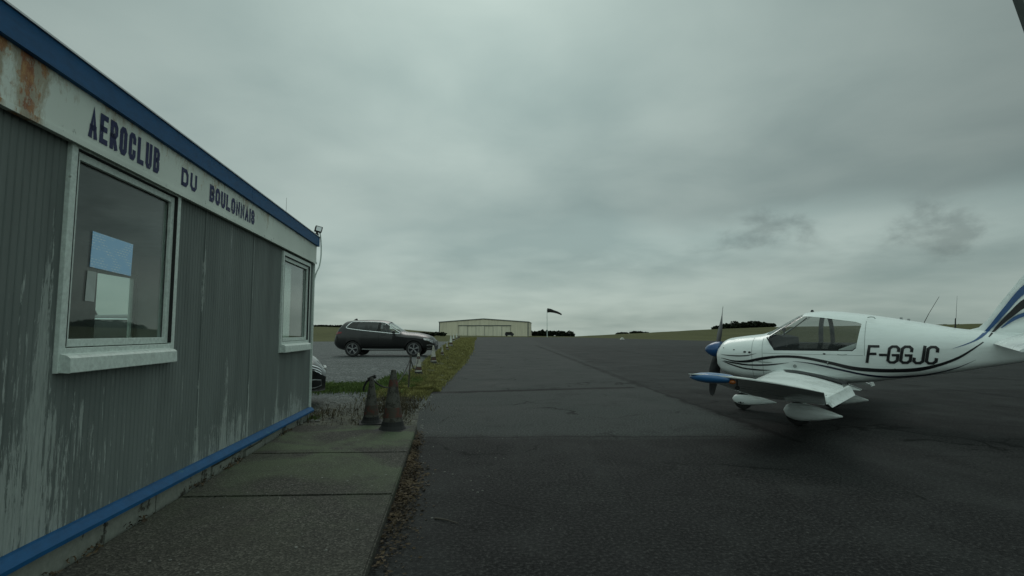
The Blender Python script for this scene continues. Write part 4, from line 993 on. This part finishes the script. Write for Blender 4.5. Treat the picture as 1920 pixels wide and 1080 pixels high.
# ================================================================== HANGAR
HL, HR = Vector((-27.6, 203, 0)), Vector((6.1, 200.6, 0))
hd_ = (HR-HL); HW = hd_.length; ha = math.atan2(hd_.y, hd_.x)
hg = thing('hangar', 'low cream hangar with a shallow gabled roof and wide sliding door across the apron', 'hangar', (HL.x, HL.y, 0), ha)
EV, PK, Dp = 5.15, 6.35, 34
bm = bmesh.new()
gab = [(0, -.6), (HW, -.6), (HW, EV), (HW/2, PK), (0, EV)]
prism(bm, gab, 0, Dp); obj('wall', bm, M['cladding'], hg)
bm = bmesh.new()
for (a, b) in (((-.3, EV+.02), (HW/2, PK+.05)), ((HW/2, PK+.05), (HW+.3, EV+.02))):
    prism(bm, [a, b, (b[0], b[1]+.16), (a[0], a[1]+.16)], -.3, Dp+.3)
obj('roof', bm, M['steel'], hg)
bm = bmesh.new()
for (a, b) in (((-.25, EV-.18), (HW/2, PK-.15)), ((HW/2, PK-.15), (HW+.25, EV-.18))): prism(bm, [a, b, (b[0], b[1]+.18), (a[0], a[1]+.18)], -.22, -.03)
box(bm, (-.1, -.1, -.5), (.22, .2, EV-.2)); box(bm, (HW-.25, -.1, -.5), (HW+.1, .2, EV-.2)); obj('trim', bm, M['trim'], hg)
d0, d1, dz_ = HW*.225, HW*.80, 3.65
bm = bmesh.new(); n = 6
for k in range(n):
    a = d0+(d1-d0)*k/n; b = d0+(d1-d0)*(k+1)/n; yy = -.12 if k % 2 else -.24
    box(bm, (a+.03, yy, -.4), (b-.03, yy+.08, dz_))
    for q in frange(a+.5, b-.5, 1.2): box(bm, (q, yy-.03, -.4), (q+.08, yy-.001, dz_-.1))
hdor = obj('hangar_door', bm, M['cladding2'], hg)
bm = bmesh.new(); box(bm, (d0-.3, -.34, dz_+.001), (d1+.3, -.02, dz_+.32))
for k in range(n+1):
    q = d0+(d1-d0)*k/n; box(bm, (q-.05, -.27, -.4), (q+.05, -.26, dz_))
obj('door_rail', bm, M['trim'], hdor)
# small dark vehicle by the hangar door
vx = Vector((-.9, 186, .35))
vn = thing('van', 'tiny dark vehicle parked in front of the hangar door', 'van', (vx.x, vx.y, far_z(vx.x, vx.y)-.02), R(4))
bm = bmesh.new(); prism(bm, [(-1.5, .35), (1.5, .35), (1.5, .95), (1.2, 1.05), (.85, 1.5), (-1.2, 1.5), (-1.5, 1.0)], -.75, .75); obj('body', bm, M['dark'], vn)
bm = bmesh.new(); prism(bm, [(-1.1, 1.0), (1.0, 1.0), (.75, 1.4), (-1.05, 1.4)], -.76, .76); obj('window', bm, M['carglass'], vn)
for x in (-.95, .95):
    for y in (-.68, .68): bm = bmesh.new(); lathe(bm, [(0, -.1), (.3, -.1), (.3, .1), (0, .1)], 16, 'y', (x, y, .3)); obj('wheel', bm, M['rubber'], vn)

# windsock
wz = far_z(9.9, 150)
ws = thing('windsock', 'dark windsock streaming to the right from a tall thin white pole', 'windsock', (9.85, 150, wz))
bm = bmesh.new(); tube(bm, [(0, 0, -.3), (0, 0, 7.9)], [.10, .06], 8); obj('pole', bm, M['upvc'], ws)
bm = bmesh.new(); pts = [(0.15, 0, 7.5), (1.0, 0, 7.45), (1.9, 0, 7.2), (2.8, 0, 6.95), (3.6, 0, 6.6), (4.1, 0, 6.3)]; tube(bm, pts, [.62, .52, .38, .33, .26, .2], 14, 0, False); obj('sock', bm, M['sock'], ws, True)
bm = bmesh.new(); tube(bm, [(.15+0*math.cos(a), .62*math.cos(a), 7.5+.62*math.sin(a)) for a in [2*math.pi*k/16 for k in range(17)]], .03, 6); tube(bm, [(0, 0, 7.5), (.15, 0, 7.5)], .05, 6); obj('hoop', bm, M['rubber'], ws)

# ================================================================== TREES, HEDGES
def blob_bush(name, label, cat, loc, rx, ry, h, n=260, lumps=7, seed=0, leaf=.35, group=None, kind=None):
    r_ = random.Random(seed); bm = bmesh.new()
    cs = [(r_.uniform(-.8, .8)*rx, r_.uniform(-.6, .6)*ry, h*r_.uniform(.25, .62), r_.uniform(.35, .5)) for _ in range(lumps)]
    for k in range(n):
        cx, cy, cz, cr = r_.choice(cs); a = r_.uniform(0, 2*math.pi); q = r_.uniform(-.6, 1); s_ = r_.uniform(.75, 1.05)
        sz = min(h*cr*1.1, 4)
        x = cx + math.cos(a)*math.sqrt(max(0, 1-q*q))*rx*.38*s_; y = cy + math.sin(a)*math.sqrt(max(0, 1-q*q))*ry*.5*s_; z = max(.05, cz + q*sz*s_)
        l = leaf*r_.uniform(.6, 1.3); rot = Matrix.Rotation(r_.uniform(0, 6.28), 3, 'Z') @ Matrix.Rotation(r_.uniform(-1.2, 1.2), 3, 'X')
        vv = [bm.verts.new(Vector((x, y, z)) + rot @ Vector(p)) for p in ((-l, -l*.6, 0), (l*.2, -l*.8, .1*l), (l, .2*l, 0), (.1*l, l*.8, -.1*l), (-.8*l, .5*l, .05*l))]
        bm.faces.new(vv)
    o = thing(name, label, cat, loc, 0, group) if not kind else None
    f = obj('crown' if not kind else name, bm, M['bush'], o)
    if kind: f.location = loc; tag(f, label, cat, group, kind); return f
    bm = bmesh.new()
    for k in range(4): tube(bm, [(r_.uniform(-.1, .1)*rx, 0, -.2), (r_.uniform(-.5, .5)*rx, r_.uniform(-.3, .3)*ry, h*.5)], [.1, .04], 6)
    obj('trunk', bm, M['wood'], o); return o
for i, (px, D, w_, h_, lb) in enumerate([(1006, 236, 3.2, 2.5, 'low dark bush just right of the hangar wall'), (1018, 240, 2.4, 3.1, 'rounded dark bush between the hangar and the windsock pole'),
                                     (1041, 238, 4.2, 3.0, 'wide dark bush directly right of the windsock pole'), (1060, 238, 3.8, 2.7, 'dark bush at the right end of the row beyond the windsock')]):
    x = (px-960)/1000*D; blob_bush('bush', lb, 'bush', (x, D, far_z(x, D)-.3), w_, 2.2, h_, 1500, 9, 10+i, .36, 'bushes beside the hangar')
for i, (px, D, w_, h_, lb) in enumerate([(1350, 330, 5.5, 2.6, 'small dark tree at the left end of the hilltop clump behind the spinner'), (1372, 332, 7, 3.6, 'dark tree second from the left in the hilltop clump'), (1396, 334, 8, 4.8, 'tallest dark tree in the middle of the hilltop clump'),
                                     (1417, 334, 7, 4.6, 'dark rounded tree right of the tallest in the hilltop clump'), (1436, 336, 5.5, 3.2, 'dark tree at the right end of the clump above the cowling'), (1165, 338, 3.2, 1.5, 'low lone shrub on the skyline of the far field'), (1198, 338, 6, 1.5, 'long low shrub on the skyline right of the windsock')]):
    x = (px-960)/1000*D; blob_bush('tree', lb, 'tree', (x, D, far_z(x, D)-.5), w_, 4, h_, 2000, 11, 30+i, .55, 'trees on the far skyline')
x = (792-960)/1000*150
blob_bush('hedge', 'dark low hedge on the horizon left of the hangar', 'hedge', (-27, 160, far_z(-27, 160)+.2), 6.5, 2, .95, 2200, 22, 50, .34)
blob_bush('hedge', 'thin dark hedge line on the field edge behind the cabin', 'hedge', (-116, 322, far_z(-116, 322)-.4), 17, 3, 1.4, 2500, 30, 51, .45)
blob_bush('hedge', 'long dark hedge on the skyline behind the tail of the aircraft', 'hedge', (275, 336, far_z(275, 336)-.4), 24, 3, 1.5, 2800, 40, 52, .45)
o = bmesh.new(); prism(o, [(-.5, 0), (.5, 0), (.1, .5), (-.1, .5)], -.3, .3); o = obj('marker', o, M['hiwhite']); o.location = (21.4, 104, far_z(21.4, 104)-.11); tag(o, 'tiny white marker on the grass beyond the apron', 'marker')

# ================================================================== CONES along the verge
def gz(x, y): return lot_z(x, y)
def make_cone(label, px, base_y, h, white, dz=0, lean=0, big=False):
    D = 10.0
    for _ in range(12):
        x = (px-960)/1000*D; D = (1.5-gz(x, D))*1000/(base_y-622)
    x = (px-960)/1000*D
    t = thing('traffic_cone', label, 'traffic cone', (x, D, gz(x, D)), rnd.uniform(0, 1.5), 'traffic cones along the grass verge')
    s_ = h/.9; bm = bmesh.new()
    box(bm, (-.23*s_, -.23*s_, .0), (.23*s_, .23*s_, .05*s_), 0, .015); lathe(bm, [(.20*s_, .05*s_), (.165*s_, .10*s_), (.15*s_, .16*s_)], 20)
    obj('base', bm, M['rubber'], t)
    bm = bmesh.new(); rr = lambda z: .145 + (.035-.145)*(z-.16)/(.9-.16)
    lathe(bm, [(rr(z)*s_, z*s_) for z in (.161, .4, .6, .75, .9)] + [(.02*s_, .905*s_)], 20); c_ = obj('cone_body', bm, white, t, True)
    for z0, z1 in ((.22, .36), (.66, .76)) if big else ((.20, .38),):
        bm = bmesh.new(); lathe(bm, [((rr(z0)+.003)*s_, z0*s_), ((rr(z1)+.003)*s_, z1*s_)], 20); obj('reflective_band', bm, M['cone_r'], t, True)
    t.rotation_euler.x = lean
    return t, Vector((x, D, gz(x, D) + h))
cones = [make_cone(*a) for a in [
    ('tall grimy traffic cone with a black base at the end of the paving slabs', 740, 806, .90, M['cone_g'], 0, 0, True),
    ('dirty traffic cone tied with black cord, left of the tall grimy one', 700, 792, .72, M['cone_g'], 0, R(2), False),
    ('worn traffic cone with a bright red band standing in the grass verge', 786, 703, .74, M['cone_w'], 0, 0, True),
    ('pale traffic cone in front of the parked car nose', 814, 683, .80, M['cone_w'], 0, R(-2), False),
    ('short pale traffic cone on the verge just past the car nose', 830, 668, .55, M['cone_w'], 0, 0, False),
    ('small grey traffic cone before the bright white one on the verge', 839, 657, .62, M['cone_w'], 0, 0, False),
    ('bright white traffic cone on a white base in the far verge', 846, 651, .95, M['hiwhite'], 0, 0, False),
    ('third last traffic cone of the far end of the row', 851, 641, .90, M['hiwhite'], 0, 0, False),
    ('second last traffic cone of the far end of the row', 856.5, 638, .95, M['hiwhite'], 0, 0, False),
    ('farthest traffic cone of the row, towards the hangar', 861, 633.5, 1.1, M['cone_w'], 0, 0, False)]]
tops = [c_[1] for c_ in cones]
# a stake and the black cord strung between
sk_ = bmesh.new(); tube(sk_, [(0, 0, -.1), (.03, 0, .45), (.05, .02, .85)], [.022, .02, .016], 7); tube(sk_, [(.045, .02, .72), (.05, .03, .9)], .028, 7)
stx, sty = -2.62, 13.6
o = obj('stake', sk_, M['wood']); o.location = (stx, sty, gz(stx, sty)); tag(o, 'thin leaning stake between the tall cone and the red banded cone', 'stake')
st_top = Vector((stx+.05, sty+.02, gz(stx, sty)+.84))
def cord(label, a, b, sag):
    bm = bmesh.new(); n = 14; tube(bm, [a.lerp(b, k/n) - Vector((0, 0, sag*4*(k/n)*(1-k/n))) for k in range(n+1)], .013, 6)
    tag(obj('cord', bm, M['rope']), label, 'cord', 'cords strung between the cones')
cord('black cord sagging from the low dirty cone to the stake', tops[1]-Vector((0, 0, .02)), st_top, .38)
cord('black cord hanging from the stake to the red banded cone', st_top, tops[2]-Vector((0, 0, .1)), .35)
bm = bmesh.new(); tp = tops[1]; tube(bm, [tp+Vector((0, 0, -.02)), tp+Vector((-.08, 0, -.06)), tp+Vector((-.12, 0, -.14)), tp+Vector((-.13, 0, -.2))], .018, 6); tube(bm, [tp+Vector((-.06, 0, -.03)), tp+Vector((.06, 0, .02))], .03, 7)
tag(obj('knot', bm, M['rope']), 'knotted black cord end hanging over the left dirty cone', 'cord')

# ================================================================== GRASS, WEEDS, LITTER
def tufts(name, label, spots, mat, hmin, hmax, wd=.012):
    bm = bmesh.new()
    for (x, y, z, s_) in spots:
        h = rnd.uniform(hmin, hmax)*s_; a = rnd.uniform(0, 6.28); b = a+rnd.uniform(-.6, .6); w_ = wd*(1+s_)*.5*max(1, y/18); ln = h*rnd.uniform(.2, .9)
        dx, dy = math.cos(a)*w_, math.sin(a)*w_; lx, ly = math.cos(b+1.57)*ln, math.sin(b+1.57)*ln
        v = [bm.verts.new(p) for p in ((x-dx, y-dy, z-.01), (x+dx, y+dy, z-.01), (x+dx*.6+lx*.4, y+dy*.6+ly*.4, z+h*.6), (x+lx, y+ly, z+h*rnd.uniform(.7, 1)), (x-dx*.6+lx*.4, y-dy*.6+ly*.4, z+h*.6))]
        bm.faces.new(v)
    o = obj(name, bm, mat); tag(o, label, 'grass', None, 'stuff'); return o
def verge_left(y): return float(np.interp(y, [9, 11, 13, 15, 18, 24, 45, 80, 130], [-1.75, -2.0, -2.7, -3.1, -3.4, -3.8, -5.7, -8.2, -12.5]))
def lerp_n(k): return k
sp = []
for k in range(46000):
    y = 13.6 + (130-13.6)*rnd.random()**3.0; x0, x1 = verge_left(y), apron_x(y)+.05
    x = rnd.uniform(x0, x1) + rnd.gauss(0, .06)
    if math.sin(x*5.3+y*1.7)+math.sin(y*3.1-x*2.2)+math.sin(x*11+y*.6) < -1.25 and y < 45: continue
    sp.append((x, y, gz(x, y), 1.0 if y < 40 else 1.5))
for k in range(3000):
    y = 13.9 - abs(rnd.gauss(0, .75)); x = rnd.uniform(-3.3, apron_x(y)+.02); sp.append((x, y, gz(x, y), .8))
tufts('grass_verge', 'yellowish rough grass strip between the cones and the apron', sp, M['grass'], .04, .15, .012)
bm = bmesh.new(); rows = []
for y in frange(13.2, 30, .7) + frange(32, 74, 4):
    row = []
    for t_ in (0, .25, .5, .75, 1):
        x = verge_left(y) + (apron_x(y)+.05-verge_left(y))*t_ + (rnd.uniform(-.1, .1) if t_ in (0, 1) else 0); row.append(bm.verts.new((x, y + (rnd.uniform(-.25, .3) if y < 14.2 else 0), gz(x, y) + (-.03 if y < 13.5 else .012 if t_ in (0, 1) else .03))))
    rows.append(row)
for i in range(len(rows)-1):
    for k in range(4): bm.faces.new((rows[i][k], rows[i][k+1], rows[i+1][k+1], rows[i+1][k]))
struct(obj('verge_soil', bm, M['field']))
sp = []
for k in range(9000):
    if rnd.random() < .6: x = rnd.uniform(-5.0, -3.2); y = 13.7 + rnd.gauss(0, .35) + (x+4)*.25
    else: x = rnd.uniform(-3.7, -2.6); y = rnd.gauss(15.2, .9)
    sp.append((x, y, gz(x, y), 1))
for k in range(260):
    p = wpt(rnd.uniform(.0, .16), rnd.gauss(.05, .12), .04); sp.append((p.x, p.y, .0, .7))
tufts('green_grass', 'bright green grass clumps at the edge of the gravel', sp, M['grass2'], .05, .16, .011)
sp = []
for k in range(3200):
    y = rnd.uniform(8.3, 14.2); x1 = apron_x(y)-.1; x = x1 - abs(rnd.gauss(0, .65)) ; sp.append((x, y, gz(x, y), rnd.uniform(.4, 1)))
for (cx, cy, n_) in ((tops[0].x-.5, tops[0].y+2.2, 500), (-2.6, 11.7, 600), (-2.2, 10.4, 200), (-3.3, 9.5, 200)):
    for k in range(n_): sp.append((cx+rnd.gauss(0, .28), cy+rnd.gauss(0, .35), gz(cx, cy), 1.6))
tufts('dead_weeds', 'brown dead weeds round the feet of the nearest cones', sp, M['dead'], .012, .075, .005)
# leaf litter and moss beside the slab edge
bm = bmesh.new()
for k in range(5200):
    s = rnd.uniform(-6.6, -1.2); dens = math.exp(-((s+4.0)/1.1)**2) + .45*math.exp(-((s+2.4)/.7)**2) + .10
    if rnd.random() > dens: continue
    o_ = 1.875 + abs(rnd.gauss(0, .105 if s < -3.1 else .05)); p = wpt(o_, s, .004 + rnd.random()*.035*max(0, 1-(o_-1.87)/.3)); l = rnd.uniform(.008, .024); m_ = Matrix.Rotation(rnd.uniform(0, 6.28), 3, 'Z') @ Matrix.Rotation(rnd.uniform(-.9, .9), 3, 'X')
    bm.faces.new([bm.verts.new(p + m_ @ Vector(q)) for q in ((-l, 0, .002), (0, -l*.5, .006), (l, 0, .002), (0, l*.5, .004))])
tag(obj('leaf_litter', bm, M['litter']), 'brown dead leaves drifted along the paving slab edge', 'leaves', None, 'stuff')
bm = bmesh.new()
for k in range(500):
    s = rnd.uniform(-7, -.4); p = wpt(rnd.uniform(.03, .11), s, .088); l = rnd.uniform(.006, .02); m_ = Matrix.Rotation(rnd.uniform(0, 6.28), 3, 'Z') @ Matrix.Rotation(rnd.uniform(-.9, .9), 3, 'X')
    if math.sin(s*3.1)+math.sin(s*7.3) < .2: continue
    bm.faces.new([bm.verts.new(p + Vector((0, 0, rnd.random()*.03)) + m_ @ Vector(q)) for q in ((-l, 0, .002), (0, -l*.5, .006), (l, 0, .002), (0, l*.5, .004))])
tag(obj('leaf_litter', bm, M['litter']), 'dead leaves caught in the gap under the blue skirting of the cabin', 'leaves', None, 'stuff')
bm = bmesh.new()
for k in range(400):
    if k < 60: p = wpt(rnd.uniform(.3, 1.75), rnd.uniform(-6, -1), .087); s_ = rnd.uniform(.004, .011)
    elif k < 320: y = rnd.uniform(8.4, 13); x = apron_x(y) - rnd.uniform(-.1, 2.2); p = Vector((x, y, gz(x, y))); s_ = rnd.uniform(.008, .024)
    else: y = rnd.uniform(4.2, 11); p = Vector((apron_x(y)+.15+abs(rnd.gauss(0, .5)), y, .002)); s_ = rnd.uniform(.003, .010)
    m_ = bmesh.ops.create_icosphere(bm, subdivisions=1, radius=s_, matrix=Matrix.Translation(p) @ Matrix.Rotation(rnd.uniform(0, 6), 4, 'Z') @ Matrix.Diagonal((1.4, 1, .6, 1)))
tag(obj('pebbles', bm, M['stone']), 'scattered pale pebbles on the slabs, dirt and asphalt edge', 'pebbles', None, 'stuff')
tw = bmesh.new(); tube(tw, [(0, 0, .008), (.10, -.05, .012), (.2, -.12, .008)], [.008, .006, .003], 6); o = obj('twig', tw, M['wood']); o.location = (-.62, 4.42, 0); tag(o, 'dark twig on the asphalt beside the slab edge', 'twig')

# ================================================================== bracket at the top right corner
pb = thing('sign_bracket', 'dark steel arm edge poking in at the top right corner', 'bracket', (2.55, 2.3, 0))
bm = bmesh.new(); box(bm, (-.05, -.05, 0), (.05, .05, 3.6)); obj('post', bm, M['trim'], pb)
bm = bmesh.new(); prism(bm, [(-.262, 2.997), (-.05, 2.19), (-.05, 3.4), (-.368, 3.4)], -.02, .02); obj('brace', bm, M['trim'], pb)
